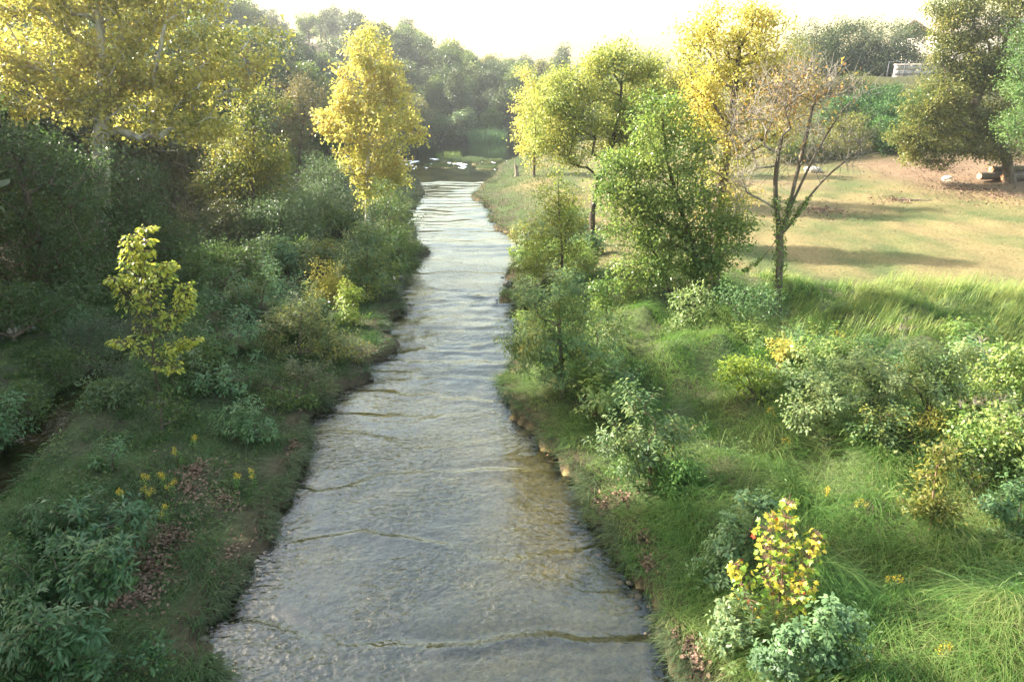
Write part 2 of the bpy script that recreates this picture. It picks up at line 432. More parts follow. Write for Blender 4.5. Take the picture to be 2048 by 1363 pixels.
WY = np.repeat(wy[:, None], nu, 1)
WZ = water_height(WX, WY)
idx = np.arange(len(wy) * nu).reshape(len(wy), nu)
wf = np.stack([idx[:-1, :-1], idx[:-1, 1:], idx[1:, 1:], idx[1:, :-1]], -1).reshape(-1, 4)
wme = make_mesh('creek_water', np.stack([WX, WY, WZ], -1).reshape(-1, 3), wf, smooth=True)

def water_mat(name, tint, b1, b2, far_calm=True):
    m, n, l = new_mat(name)
    tc = n.new('ShaderNodeTexCoord')
    mp = n.new('ShaderNodeMapping'); mp.inputs['Scale'].default_value = (.62, 1.0, 1.0)
    l.new(tc.outputs['Object'], mp.inputs['Vector'])
    a = n.new('ShaderNodeTexNoise'); a.inputs['Scale'].default_value = 9.0; a.inputs['Detail'].default_value = 2.5; a.inputs['Distortion'].default_value = .6
    b = n.new('ShaderNodeTexNoise'); b.inputs['Scale'].default_value = 2.2; b.inputs['Detail'].default_value = 2
    l.new(mp.outputs[0], a.inputs['Vector']); l.new(mp.outputs[0], b.inputs['Vector'])
    # the pool upstream lies calm
    sx = n.new('ShaderNodeSeparateXYZ'); l.new(tc.outputs['Object'], sx.inputs[0])
    mr = n.new('ShaderNodeMapRange'); mr.inputs['From Min'].default_value = 14; mr.inputs['From Max'].default_value = 46
    mr.inputs['To Min'].default_value = 1.0; mr.inputs['To Max'].default_value = .13 if far_calm else 1.0
    l.new(sx.outputs['Y'], mr.inputs['Value'])
    gl_n = n.new('ShaderNodeTexNoise'); gl_n.inputs['Scale'].default_value = .42; gl_n.inputs['Detail'].default_value = 2; gl_n.inputs['Distortion'].default_value = 1.0
    l.new(tc.outputs['Object'], gl_n.inputs['Vector'])
    gl_r = n.new('ShaderNodeMapRange'); gl_r.inputs['From Min'].default_value = .38; gl_r.inputs['From Max'].default_value = .62; gl_r.inputs['To Min'].default_value = .28; gl_r.inputs['To Max'].default_value = 1.25
    l.new(gl_n.outputs['Fac'], gl_r.inputs['Value'])
    mg = n.new('ShaderNodeMath'); mg.operation = 'MULTIPLY'; l.new(mr.outputs[0], mg.inputs[0]); l.new(gl_r.outputs[0], mg.inputs[1])
    ma = n.new('ShaderNodeMath'); ma.operation = 'MULTIPLY'; l.new(mg.outputs[0], ma.inputs[0]); ma.inputs[1].default_value = b1
    b_a = n.new('ShaderNodeBump'); b_a.inputs['Distance'].default_value = .045
    l.new(ma.outputs[0], b_a.inputs['Strength']); l.new(a.outputs['Fac'], b_a.inputs['Height'])
    mb = n.new('ShaderNodeMath'); mb.operation = 'MULTIPLY'; l.new(mr.outputs[0], mb.inputs[0]); mb.inputs[1].default_value = b2
    b_b = n.new('ShaderNodeBump'); b_b.inputs['Distance'].default_value = .08
    l.new(mb.outputs[0], b_b.inputs['Strength']); l.new(b.outputs['Fac'], b_b.inputs['Height']); l.new(b_a.outputs[0], b_b.inputs['Normal'])
    fr = n.new('ShaderNodeFresnel'); fr.inputs['IOR'].default_value = 1.66
    l.new(b_b.outputs[0], fr.inputs['Normal'])
    tr = n.new('ShaderNodeBsdfTransparent'); tr.inputs['Color'].default_value = (*tint, 1)
    gl = n.new('ShaderNodeBsdfGlossy'); gl.inputs['Roughness'].default_value = .04; gl.inputs['Color'].default_value = (1, 1, 1, 1)
    l.new(b_b.outputs[0], gl.inputs['Normal'])
    mx = n.new('ShaderNodeMixShader'); l.new(fr.outputs[0], mx.inputs['Fac']); l.new(tr.outputs[0], mx.inputs[1]); l.new(gl.outputs[0], mx.inputs[2])
    l.new(mx.outputs[0], n['Material Output'].inputs['Surface'])
    return m
tag(link('creek_water', wme, water_mat('water', (.90, .90, .80), .9, .5)), 'shallow rippled creek running from the far pool to the foreground', kind='structure')
sy = np.arange(-8, 22.6, .15); sxs = np.interp(sy, SIDE_Y, SIDE_X); sws = np.interp(sy, SIDE_Y, SIDE_W) + .5
su = np.linspace(-1, 1, 16)
SXm = sxs[:, None] + sws[:, None] * su[None]; SYm = np.repeat(sy[:, None], 16, 1)
SZm = .215 + .012 * vnoise(SXm * 2, SYm * 3, 67)
idx = np.arange(len(sy) * 16).reshape(len(sy), 16)
sf = np.stack([idx[:-1, :-1], idx[:-1, 1:], idx[1:, 1:], idx[1:, :-1]], -1).reshape(-1, 4)
tag(link('side_stream_water', make_mesh('side_stream_water', np.stack([SXm, SYm, SZm], -1).reshape(-1, 3), sf, True), water_mat('stream_water', (.7, .7, .55), .5, .3, False)),
    'narrow dark side stream among the bushes at the left margin', kind='structure')

# ---------------------------------------------------------------- plants
def skeleton(trunk_paths, clumps, rng, step=0.45):
    pos = []; par = []; istrunk = []
    for ti, path in enumerate(trunk_paths):
        P = np.asarray(path, float)
        seg = np.linalg.norm(np.diff(P, axis=0), axis=1); s = np.concatenate([[0], np.cumsum(seg)])
        nst = max(3, int(s[-1] / step) + 1)
        q = np.linspace(0, s[-1], nst)
        R = np.stack([np.interp(q, s, P[:, k]) for k in range(3)], 1)
        if nst > 4:                                     # soften the corners
            for _ in range(2): R[1:-1] = (R[:-2] + 2 * R[1:-1] + R[2:]) / 4
        prev = -1
        if ti > 0:
            d = np.linalg.norm(np.array(pos) - R[0], axis=1); prev = int(np.argmin(d)); R = R[1:]
        for r in R:
            pos.append(r); par.append(prev); istrunk.append(True); prev = len(pos) - 1
    T = np.array(pos)
    d0 = np.array([np.min(np.linalg.norm(T - c, axis=1)) for c in clumps])
    ends = []
    for ci in np.argsort(d0):
        c = clumps[ci]
        A = np.array(pos)
        v = c - A
        hd = np.hypot(v[:, 0], v[:, 1])
        over = np.maximum(0, A[:, 2] - (c[2] - 0.35 * hd))
        cost = np.linalg.norm(v, axis=1) + 1.2 * over
        i = int(np.argmin(cost))
        a = A[i]; L = np.linalg.norm(c - a)
        k = int(np.clip(round(L / step), 1, 5))
        prev = i
        side = rng.normal(0, 0.10 * L, 3)
        for j in range(1, k + 1):
            t = j / k
            q = a + (c - a) * t + (np.array([0, 0, 0.16 * L]) + side) * (4 * t * (1 - t)) * .5
            pos.append(q); par.append(prev); istrunk.append(False); prev = len(pos) - 1
        ends.append((ci, prev))
    return np.array(pos), np.array(par), np.array(istrunk), ends

def wood(pos, par, istrunk, r0, rmin=0.006):
    n = len(pos)
    cnt = np.ones(n)
    for i in range(n - 1, -1, -1):
        if par[i] >= 0: cnt[par[i]] += cnt[i]
    rad = np.maximum(rmin, r0 * (cnt / cnt[0]) ** 0.5)
    main = -np.ones(n, int); best = np.zeros(n)
    for i in range(n):
        p = par[i]
        if p >= 0 and cnt[i] > best[p]: best[p] = cnt[i]; main[p] = i
    tan = np.zeros((n, 3))
    for i in range(n):
        a = pos[i] - pos[par[i]] if par[i] >= 0 else np.array([0, 0, .1])
        b = pos[main[i]] - pos[i] if main[i] >= 0 else a
        tan[i] = a / (np.linalg.norm(a) + 1e-6) + b / (np.linalg.norm(b) + 1e-6)
    tan = unit(tan)
    def build(sel, k):
        e = np.array([i for i in range(n) if par[i] >= 0 and sel(i)], int)
        if len(e) == 0: return None
        p = par[e]; ism = main[p] == e
        dirs = unit(pos[e] - pos[p])
        t0 = np.where(ism[:, None], tan[p], dirs); r_0 = np.where(ism, rad[p], np.minimum(rad[p], rad[e] * 1.25))
        t1 = tan[e]; r_1 = rad[e]
        root = (par[p] < 0) & ism
        r_0 = np.where(root, r_0 * 1.5, r_0)
        ref = np.array([0.37, 0.91, 0.13])
        a = np.linspace(0, 2 * math.pi, k, endpoint=False)
        def ring(c, t, r):
            A = unit(np.cross(t, ref)); B = np.cross(t, A)
            return c[:, None] + r[:, None, None] * (np.cos(a)[None, :, None] * A[:, None] + np.sin(a)[None, :, None] * B[:, None])
        start = pos[p].copy(); start[root, 2] -= 0.25
        V = np.concatenate([ring(start, t0, r_0), ring(pos[e], t1, r_1)], 1)
        m_ = len(e); base = (np.arange(m_) * 2 * k)[:, None, None]
        j = np.arange(k); f = np.stack([j, (j + 1) % k, k + (j + 1) % k, k + j], 1)[None] + base
        return V.reshape(-1, 3), f.reshape(-1, 4)
    return rad, build

def blob_clumps(blobs, cr, dens, rng):
    C = []; W = []
    for bx, by, bz, rx, ry, rz, n in blobs:
        if not n:
            n = int(max(4, round(dens * 2.6 * ((rx * ry * rz) ** (1 / 3) / cr) ** 2.2)))
        d = unit(rng.normal(size=(n, 3)))
        r = rng.uniform(0.05, 1, n) ** (1 / 2.6)
        q = np.array([bx, by, bz]) + d * (r * (1 + rng.normal(0, .13, n)))[:, None] * np.array([rx, ry, rz]) * .97
        hole = np.array([bx, by, bz]) + unit(rng.normal(size=(3, 3))) * rng.uniform(.6, .95, (3, 1)) * np.array([rx, ry, rz])
        rad_ = .42 * (rx * ry * rz) ** (1 / 3)
        if n > 10: q = q[np.min(np.linalg.norm(q[:, None] - hole[None], axis=2), axis=1) > rad_]
        C.append(q)
    return np.concatenate(C)

def foliage(clumps, dirs, per, cr, L, W, rng, tuft=False):
    m = len(clumps)
    cnt = rng.poisson(per * rng.uniform(.55, 1.35, m)) + 1
    ci = np.repeat(np.arange(m), cnt); n = len(ci)
    size = rng.uniform(.75, 1.25, m)[ci]
    D = unit(dirs)[ci]
    if tuft:                                            # whorls of hanging leaflets round a shoot
        t = rng.uniform(-.9, .75, n)
        side = rng.normal(size=(n, 3)); side = unit(side - (side * D).sum(1, keepdims=True) * D)
        P = clumps[ci] + D * (t * cr * 1.25 * size)[:, None] + rng.normal(0, cr * .10, (n, 3))
        A = side + D * .35 + np.array([0, 0, -.35])
        P = P + side * (rng.uniform(0, .45, n) * cr)[:, None]
        N = D + np.array([0, 0, .8]) + rng.normal(0, .35, (n, 3))
    else:
        P = clumps[ci] + rng.normal(0, 1, (n, 3)) * np.array([1, 1, .75]) * (cr * .55 * size)[:, None]
        out = unit(P - clumps[ci])
        A = out * .7 + rng.normal(0, .55, (n, 3)) + np.array([0, 0, -.35])
        N = rng.normal(0, .6, (n, 3)) + np.array([0, 0, .75]) + out * .4
    s = rng.uniform(.6, 1.25, n)
    return leaf_quads(P, A, N, L * s, W * s * rng.uniform(.8, 1.15, n))

def plant(d, seed):
    rng = np.random.default_rng(seed)
    x, y = d['at']; z = gz(x, y)
    blobs = d['blobs']; cr = d['cr']
    C = blob_clumps(blobs, cr, d.get('dens', 1.2), rng)
    # keep clumps out of the ground
    gh_ = ground_height(C[:, 0] + x, C[:, 1] + y) - z
    C = C[C[:, 2] > gh_ + .05 * cr]
    B = np.array([b[:3] for b in blobs]); cen = B.mean(0)
    if 'trunk' in d:
        paths = [[(0, 0, 0)] + list(d['trunk'])] + [list(p) for p in d.get('fork', [])]
    elif cen[2] > 2.2:
        top = B[np.argmax(B[:, 2])]
        paths = [[(0, 0, 0), (cen[0] * .2, cen[1] * .2, cen[2] * .45), (cen[0] * .8, cen[1] * .8, cen[2] * .85), tuple(top * np.array([.9, .9, .96]))]]
    else:                                               # a shrub: several stems from one foot
        paths = [[(0, 0, 0), (0, 0, .12)]]
        for b in B[: 5]:
            paths.append([(0, 0, .1), tuple(b * np.array([.45, .45, .6])), tuple(b * .9)])
    pos, par, ist, ends = skeleton(paths, C, rng, .45 if cr > .3 else .22)
    rad, build = wood(pos, par, ist, d.get('r', .1), .004 if cr < .3 else .008)
    root = empty(d['name'], (x, y, z))
    cat = d.get('cat') or {'shrub': 'shrub', 'sapling': 'sapling', 'leafy_weed': 'plant'}.get(d['name'], 'shrub' if 'shrub' in d['name'] else 'tree')
    tag(root, d['label'], cat, d.get('group'))
    bark = BARK[d.get('bark', 'brown')]
    istr = 'trunk' if cat == 'tree' else 'stems'
    t = build(lambda i: ist[i], 8)
    if t:
        o = link(istr, make_mesh(istr, *t, True), bark, root)
        if istr == 'stems': o['kind'] = 'stuff'
    t = build(lambda i: (not ist[i]) and rad[i] > .022, 5)
    t2 = build(lambda i: (not ist[i]) and rad[i] <= .022, 3)
    if t or t2:
        g = Geo()
        for q in (t, t2):
            if q: g.add(*q)
        if d.get('twigs'):                              # bare twigs
            for ci, e in ends:
                for _ in range(d['twigs']):
                    a = pos[e] + rng.normal(0, .1, 3); dv = unit((pos[e] - pos[par[e]]) + rng.normal(0, .25, 3) + np.array([0, 0, .15]))
                    L_ = rng.uniform(.35, 1.0)
                    q = [a, a + dv * L_ * .5 + rng.normal(0, .05, 3), a + dv * L_ + rng.normal(0, .14, 3)]
                    g.add(*tube(q, [.009, .006, .003], 3))
        tag(link('branches', g.mesh('branches', True), BARK['twig'] if d.get('twigs') else bark, root), kind='stuff')
    dirs = np.zeros((len(C), 3)); 
    for ci, e in ends: dirs[ci] = pos[e] - pos[par[e]]
    dirs = unit(dirs) * .8 + unit(C - (cen - np.array([0, 0, .8 * cr]))) * .7 + np.array([0, 0, .45])
    if d.get('ivy'):
        ti = np.where(ist)[0]; ti = ti[(pos[ti, 2] < d['ivy'])]
        k = rng.integers(0, len(ti), 1500); q = pos[ti[k]]; nxt = pos[np.clip(ti[k] + 1, 0, len(pos) - 1)]
        q = q + (nxt - q) * np.where(np.linalg.norm(nxt - q, axis=1)[:, None] < 1.0, rng.uniform(0, 1, (1500, 1)), 0)
        an = rng.uniform(0, 6.28, 1500); o_ = np.stack([np.cos(an), np.sin(an), 0 * an], 1)
        q = q + o_ * (np.maximum(rad[ti[k]], .05) * rng.uniform(.9, 2.0, 1500))[:, None]
        iv, if_ = leaf_quads(q, rng.normal(0, .6, (1500, 3)) + np.array([0, 0, -.4]), o_ + rng.normal(0, .3, (1500, 3)), rng.uniform(.05, .11, 1500), rng.uniform(.04, .08, 1500))
        tag(link('ivy', make_mesh('ivy', iv, if_), LEAF['green'], root), kind='stuff')
    if d.get('leafy'):                                  # leaves only on some boughs
        k = d['leafy']; Bl = np.array([b[:3] for b in blobs[:k]])
        near_ = np.min(np.linalg.norm(C[:, None] - Bl[None], axis=2), axis=1) < 1.0
        keep_ = near_ | (rng.uniform(size=len(C)) < .12)
        C = C[keep_]; dirs = dirs[keep_]
    v, f = foliage(C, dirs, d['per'], cr, d['L'], d['W'], rng, d.get('tuft'))
    link('crown' if cat == 'tree' else 'foliage', make_mesh('crown', v, f), LEAF[d['leaf']], root)
    return root

PLANTS = [
 {'name':'sycamore_tree','label':'large golden sycamore with a pale forked trunk on the wooded left slope','at':(-18.98,31),'blobs':[(-1.01,0,9.71,3.02,2.23,2.23,0),(2.05,0,10.46,2.78,1.77,1.77,0),(4.52,0,9.33,2.82,2.24,2.24,0),(6.46,0,8.36,2.19,1.7,1.7,0),(8.43,0,8.95,1.53,0.85,0.85,0),(0.39,0,7.57,2.88,1.6,1.6,0),(3.42,0,6.67,3.13,2.51,1.43,0),(5.44,0,5.85,1.81,1.45,0.93,0),(-2.27,0,7.97,1.98,1.82,1.82,0),(0.53,0,11.92,3.78,3.03,1.52,0),(4.74,0,11.74,3.16,2.53,1.52,0),(1.85,0,7.97,1.98,1.36,1.36,0)],'leaf':'gold','trunk':[(0.49,0,2.29),(0.95,0,4.9),(1.52,0,7.37),(1.9,0,9.14),(1.92,0,10.83)],'r':0.34,'bark':'pale','L':0.178,'W':0.141,'per':54,'cr':0.47600000000000003,'dens':1.0},
 {'name':'tree','label':'gold-topped olive green tree in front of the rust-coloured tree on the left','at':(-13.32,35),'blobs':[(0.84,0,6.56,1.58,1.07,1.07,0),(0.38,0,4.92,1.99,1.71,1.71,0),(-0.59,0,3.23,2.25,1.68,1.68,0),(1.19,0,3.47,1.4,1.4,1.74,0)],'leaf':'olivegold','r':0.16,'L':0.126,'W':0.081,'per':93,'cr':0.5,'dens':1.4},
 {'name':'tree','label':'dark vine-draped tree at the left margin below the golden sycamore','at':(-17.84,24.5),'blobs':[(0.62,0.0,5.54,2.13,1.6,1.6,0),(1.91,0.0,4.35,2.17,1.83,1.83,0),(-0.02,0.0,2.93,2.01,1.97,1.97,0),(2.01,0.0,2.39,1.93,1.78,1.78,0),(0.21,0.0,0.9,1.86,1.28,1.28,0)],'leaf':'dark','r':0.22,'L':0.111,'W':0.072,'per':87,'cr':0.5,'dens':1.2},
 {'name':'tree','label':'dark green tree wrapped in vines right below the pale sycamore trunk','at':(-16.97,29),'blobs':[(0.62,0,3.73,2.22,1.81,1.81,0),(1.57,0,2.06,2.14,1.84,1.84,0),(-0.43,0,1.63,2.16,1.98,1.98,0),(0.35,0,0.1,2.32,1.85,1.13,0)],'leaf':'dark','r':0.2,'L':0.111,'W':0.072,'per':87,'cr':0.5,'dens':1.2},
 {'name':'tree','label':'dull olive tree with a pale leaning trunk on the shaded left slope','at':(-18.7,37.75),'blobs':[(1.83,0.0,4.04,2.85,2.01,2.01,0),(0.17,0.0,4.56,2.24,1.54,1.54,0),(2.79,0.0,2.32,2.29,1.73,1.73,0),(-0.96,0.0,2.72,1.67,1.41,1.41,0),(-1.67,0.0,3.25,1.82,1.4,1.4,0)],'leaf':'olivebrown','trunk':[(0.3,0.0,1.1),(0.89,0.0,2.05),(1.75,0.0,2.99),(2.23,0.0,4.04)],'r':0.17,'bark':'pale','L':0.111,'W':0.067,'per':85,'cr':0.5,'dens':1.1},
 {'name':'tree','label':'rust-brown tree behind the gold-topped olive tree on the left hillside','at':(-17.61,58),'blobs':[(0.62,0,5.92,2.24,1.85,1.85,0),(0.02,0,4.0,2.04,2.04,2.11,0),(2.12,0,4.77,1.58,1.58,1.86,0)],'leaf':'rust','r':0.15,'L':0.163,'W':0.096,'per':85,'cr':0.6,'dens':1.2},
 {'name':'sycamore_tree','label':'slender yellow sycamore with a straight pale trunk at the left water edge','at':(-8.86,41.8),'blobs':[(0.94,0.0,10.34,1.11,1.03,1.03,0),(0.12,0.0,9.56,0.95,0.86,0.86,0),(1.8,0.0,9.3,1.12,0.98,0.98,0),(0.59,0.0,8.24,1.97,1.28,1.28,0),(-0.75,0.0,7.57,0.96,0.88,0.88,0),(2.28,0.0,7.7,1.08,0.93,0.93,0),(0.77,0.0,6.75,2.23,1.3,1.3,0),(-1.38,0.0,6.28,1.26,0.95,0.95,0),(2.69,0.0,6.28,1.2,0.89,0.89,0),(0.39,0.0,5.36,2.46,1.96,1.19,0),(-1.81,0.0,5.45,0.98,0.6,0.6,0),(3.22,0.0,5.17,0.98,0.79,0.48,0),(0.58,0.0,3.94,1.99,1.21,1.21,0),(2.19,0.0,3.51,0.88,0.73,0.73,0),(-0.77,0.0,3.8,1.0,0.78,0.78,0),(1.23,0.0,2.49,1.3,1.04,1.04,0),(-0.12,0.0,2.49,0.83,0.73,0.73,0),(0.42,0.0,1.6,1.13,0.68,0.68,0)],'leaf':'gold2','trunk':[(0.15,0.0,2.05),(0.34,0.0,4.37),(0.6,0.0,7.16),(0.94,0.0,10.34)],'r':0.16,'bark':'pale','L':0.185,'W':0.148,'per':39,'cr':0.357,'dens':0.85},
 {'name':'willow_shrub','label':'tall grey-green shrub right behind the yellow sycamore trunk','at':(-10.84,38.33),'blobs':[(0.2,0.0,2.07,1.86,1.6,1.6,0),(-1.06,0.0,0.68,2.04,1.62,1.62,0),(1.49,0.0,0.96,1.25,1.25,1.62,0),(0.6,0.0,3.42,1.23,1.23,1.26,0)],'leaf':'greyg','r':0.1,'L':0.118,'W':0.044,'per':108,'cr':0.5,'dens':1.3},
 {'name':'willow_shrub','label':'green shrub hanging over the water just right of the yellow sycamore trunk','at':(-6.21,34.94),'blobs':[(-0.14,0.0,2.01,1.28,1.28,1.62,0),(0.44,0.0,0.86,1.01,1.01,1.34,0),(-0.61,0.0,0.6,1.3,1.19,1.19,0)],'leaf':'mid','r':0.08,'L':0.111,'W':0.048,'per':87,'cr':0.42,'dens':1.3},
 {'name':'willow_shrub','label':'bushy dark green shrub overhanging the creek at its narrow left bend','at':(-5.29,31.47),'blobs':[(-0.06,0.0,1.03,0.99,0.99,1.13,0),(-0.91,0.0,0.55,1.05,1.05,1.22,0),(0.37,0.0,0.31,0.66,0.66,0.68,0)],'leaf':'mid','r':0.07,'L':0.102,'W':0.048,'per':87,'cr':0.36,'dens':1.3},
 {'name':'shrub','label':'broad grey-green shrub halfway up the shaded left bank','at':(-11.4,33.05),'blobs':[(0.21,0.0,1.8,2.3,1.39,1.39,0),(-1.37,0.0,0.82,2.05,1.41,1.41,0),(1.29,0.0,0.58,1.5,1.18,1.18,0)],'leaf':'greyg','r':0.09,'L':0.119,'W':0.048,'per':87,'cr':0.42,'dens':1.3},
 {'name':'shrub','label':'feathery green shrub beside the brown hollow on the left bank','at':(-11.74,25.83),'blobs':[(0.48,0.0,1.28,1.73,1.0,1.0,0),(-0.8,0.0,0.49,1.2,1.01,1.01,0),(1.61,0.0,1.09,1.08,0.89,0.89,0)],'leaf':'mid','r':0.08,'L':0.111,'W':0.048,'per':87,'cr':0.38,'dens':1.3},
 {'name':'shrub','label':'olive green brush between the pale leaning trunk and the grey-green shrubs','at':(-13.99,32.77),'blobs':[(0.2,0.0,1.37,1.88,1.25,1.25,0),(-1.12,0.0,0.64,1.63,1.12,1.12,0),(-2.61,0.0,0.4,1.63,1.26,1.26,0)],'leaf':'dull','r':0.08,'L':0.111,'W':0.056,'per':75,'cr':0.4,'dens':1.2},
 {'name':'shrub','label':'tall blue-green and yellow shrub on the left bank above the lime bush','at':(-5.8,26.41),'blobs':[(0.14,0.0,1.99,0.83,0.83,0.9,0),(-0.6,0.0,1.3,0.84,0.84,0.87,0),(0.68,0.0,1.19,0.84,0.84,0.91,0),(-0.07,0.0,0.38,1.23,0.97,0.97,0),(0.19,0.0,2.58,0.39,0.39,0.4,0)],'leaf':'bluemix','r':0.07,'L':0.144,'W':0.05,'per':51,'cr':0.34,'dens':1.6,'tuft':1},
 {'name':'shrub','label':'golden yellow sunlit bush beside the lime bush on the left bank','at':(-7.11,25.24),'blobs':[(0.11,0.0,1.18,0.55,0.55,0.7,0),(0.36,0.0,0.39,0.69,0.62,0.62,0),(-0.16,0.0,0.29,0.6,0.6,0.62,0)],'leaf':'yellow','r':0.05,'L':0.093,'W':0.048,'per':50,'cr':0.26,'dens':1.7},
 {'name':'shrub','label':'bright lime bush at the left grass edge of the creek','at':(-5.59,22.89),'blobs':[(0.05,0.0,1.3,0.43,0.4,0.4,0),(0.05,0.0,0.67,0.59,0.59,0.61,0),(-0.21,0.0,0.21,0.43,0.37,0.37,0)],'leaf':'lime','r':0.05,'L':0.126,'W':0.05,'per':42,'cr':0.28,'dens':1.6,'tuft':1},
 {'name':'shrub','label':'blue-green shrub mass right of the sunlit sapling','at':(-8.79,22.66),'blobs':[(0.15,0.0,1.19,1.19,0.67,0.67,0),(-0.81,0.0,0.48,1.26,0.8,0.8,0),(0.84,0.0,0.48,0.93,0.72,0.72,0),(-1.2,0.0,1.37,0.96,0.67,0.67,0),(0.54,0.0,1.63,0.48,0.39,0.39,0)],'leaf':'blue','r':0.07,'L':0.144,'W':0.043,'per':51,'cr':0.36,'dens':1.6,'tuft':1},
 {'name':'shrub','label':'olive and yellow flecked brush in the middle of the left bank','at':(-6.54,19.64),'blobs':[(0.12,0.0,1.16,0.93,0.73,0.73,0),(0.73,0.0,0.44,0.86,0.74,0.74,0),(-0.65,0.0,0.36,0.86,0.64,0.64,0),(1.42,0.0,0.36,0.72,0.64,0.64,0),(0.35,0.0,1.95,0.4,0.4,0.41,0)],'leaf':'olivemix','r':0.06,'L':0.117,'W':0.043,'per':60,'cr':0.32,'dens':1.4,'tuft':1},
 {'name':'shrub','label':'low blue-green bush between the sapling and the dead branches','at':(-8.76,19.16),'blobs':[(0.0,0.0,1.03,0.96,0.61,0.61,0),(0.63,0.0,0.24,0.97,0.59,0.59,0),(-0.66,0.0,0.56,0.67,0.58,0.58,0)],'leaf':'blue','r':0.06,'L':0.135,'W':0.043,'per':51,'cr':0.32,'dens':1.5,'tuft':1},
 {'name':'shrub','label':'low grey-green bush at the foot of the sunlit sapling','at':(-7.93,16.55),'blobs':[(-0.03,0.0,0.21,0.86,0.52,0.52,0),(-0.65,0.0,0.5,0.66,0.52,0.52,0),(0.72,0.0,0.43,0.71,0.46,0.46,0)],'leaf':'blue','r':0.05,'L':0.126,'W':0.04,'per':51,'cr':0.28,'dens':1.5,'tuft':1},
 {'name':'shrub','label':'low shrub with brown twigs below the olive brush by the creek','at':(-5.82,17.11),'blobs':[(-0.07,0.0,0.66,0.76,0.44,0.44,0),(0.63,0.0,0.81,0.68,0.44,0.44,0),(-0.78,0.0,0.37,0.69,0.41,0.41,0)],'leaf':'dull','r':0.05,'L':0.108,'W':0.036,'per':51,'cr':0.28,'dens':1.2,'tuft':1},
 {'name':'shrub','label':'small rounded pale blue-green bush standing alone in the left grass','at':(-6.36,14.43),'blobs':[(0.08,0.0,0.58,0.6,0.35,0.35,0),(-0.18,0.0,0.19,0.5,0.35,0.35,0),(0.3,0.0,0.25,0.45,0.33,0.33,0)],'leaf':'blue','r':0.04,'L':0.117,'W':0.036,'per':45,'cr':0.22,'dens':1.8,'tuft':1},
 {'name':'shrub','label':'dark green bush at the base of the sapling beside the side stream','at':(-8.23,14.43),'blobs':[(0.07,0.0,0.75,0.52,0.37,0.37,0),(0.28,0.0,0.24,0.46,0.38,0.38,0)],'leaf':'dark2','r':0.04,'L':0.093,'W':0.04,'per':42,'cr':0.25,'dens':1.4},
 {'name':'shrub','label':'small blue-green bush between side stream and goldenrod','at':(-8.22,12.33),'blobs':[(0.08,0.0,0.39,0.34,0.26,0.26,0),(-0.17,0.0,0.15,0.23,0.21,0.21,0)],'leaf':'blue','r':0.03,'L':0.108,'W':0.032,'per':39,'cr':0.2,'dens':1.6,'tuft':1},
 {'name':'shrub','label':'leafy blue-green bush at the left margin above the side stream','at':(-12.07,14.31),'blobs':[(0.29,0.0,1.14,0.52,0.52,0.56,0),(0.21,0.0,0.36,0.39,0.39,0.54,0),(-0.25,0.0,0.62,0.52,0.52,0.67,0)],'leaf':'blue','r':0.05,'L':0.135,'W':0.043,'per':42,'cr':0.28,'dens':1.6,'tuft':1},
 {'name':'shrub','label':'yellow-green bush right beside the bluish bush at the left margin','at':(-12.31,15.74),'blobs':[(0.09,0.0,0.59,0.51,0.5,0.5,0),(0.03,0.0,1.0,0.31,0.31,0.35,0),(0.24,0.0,0.03,0.37,0.35,0.35,0)],'leaf':'mid','r':0.04,'L':0.102,'W':0.04,'per':42,'cr':0.25,'dens':1.4},
 {'name':'shrub','label':'dark leafy thicket at the left margin behind the pale stones','at':(-15.67,20.26),'blobs':[(0.17,0.0,1.33,1.04,0.8,0.8,0),(1.18,0.0,1.01,0.96,0.63,0.63,0),(2.34,0.0,1.33,0.86,0.62,0.62,0),(-0.7,0.0,0.36,0.88,0.88,0.91,0)],'leaf':'dark','r':0.06,'L':0.102,'W':0.048,'per':62,'cr':0.35,'dens':1.2},
 {'name':'shrub','label':'dim grey-green weed thicket behind the head of the side stream','at':(-12.84,19.46),'blobs':[(0.16,0.0,1.15,0.93,0.52,0.52,0),(-0.69,0.0,0.67,0.85,0.49,0.49,0),(0.56,0.0,0.51,0.68,0.49,0.49,0)],'leaf':'greydark','r':0.04,'L':0.102,'W':0.024,'per':75,'cr':0.3,'dens':1.6},
 {'name':'elder_shrub','label':'lush green shrub with drooping fronds in the bottom left beside the side stream','at':(-7.66,9.77),'blobs':[(-0.49,0.0,0.47,0.57,0.39,0.39,0),(0.24,0.0,0.72,0.7,0.56,0.35,0),(1.02,0.0,0.62,0.52,0.29,0.29,0),(1.33,0.0,0.72,0.32,0.17,0.17,0),(-0.13,0.0,0.17,0.67,0.53,0.34,0),(0.56,0.0,0.22,0.57,0.46,0.29,0)],'leaf':'lush','r':0.05,'L':0.144,'W':0.04,'per':45,'cr':0.24,'dens':2.0,'tuft':1},
 {'name':'elder_shrub','label':'lush green shrub with pale fronds over the leaf litter in the bottom left','at':(-6.95,8.46),'blobs':[(-0.14,0.0,0.7,0.72,0.39,0.39,0),(0.74,0.0,0.97,0.5,0.3,0.3,0),(1.06,0.0,1.06,0.29,0.19,0.19,0),(0.25,0.0,0.43,0.68,0.54,0.35,0),(-0.53,0.0,0.33,0.51,0.35,0.35,0),(0.93,0.0,0.61,0.29,0.21,0.21,0)],'leaf':'lush','r':0.05,'L':0.144,'W':0.04,'per':45,'cr':0.23,'dens':2.0,'tuft':1},
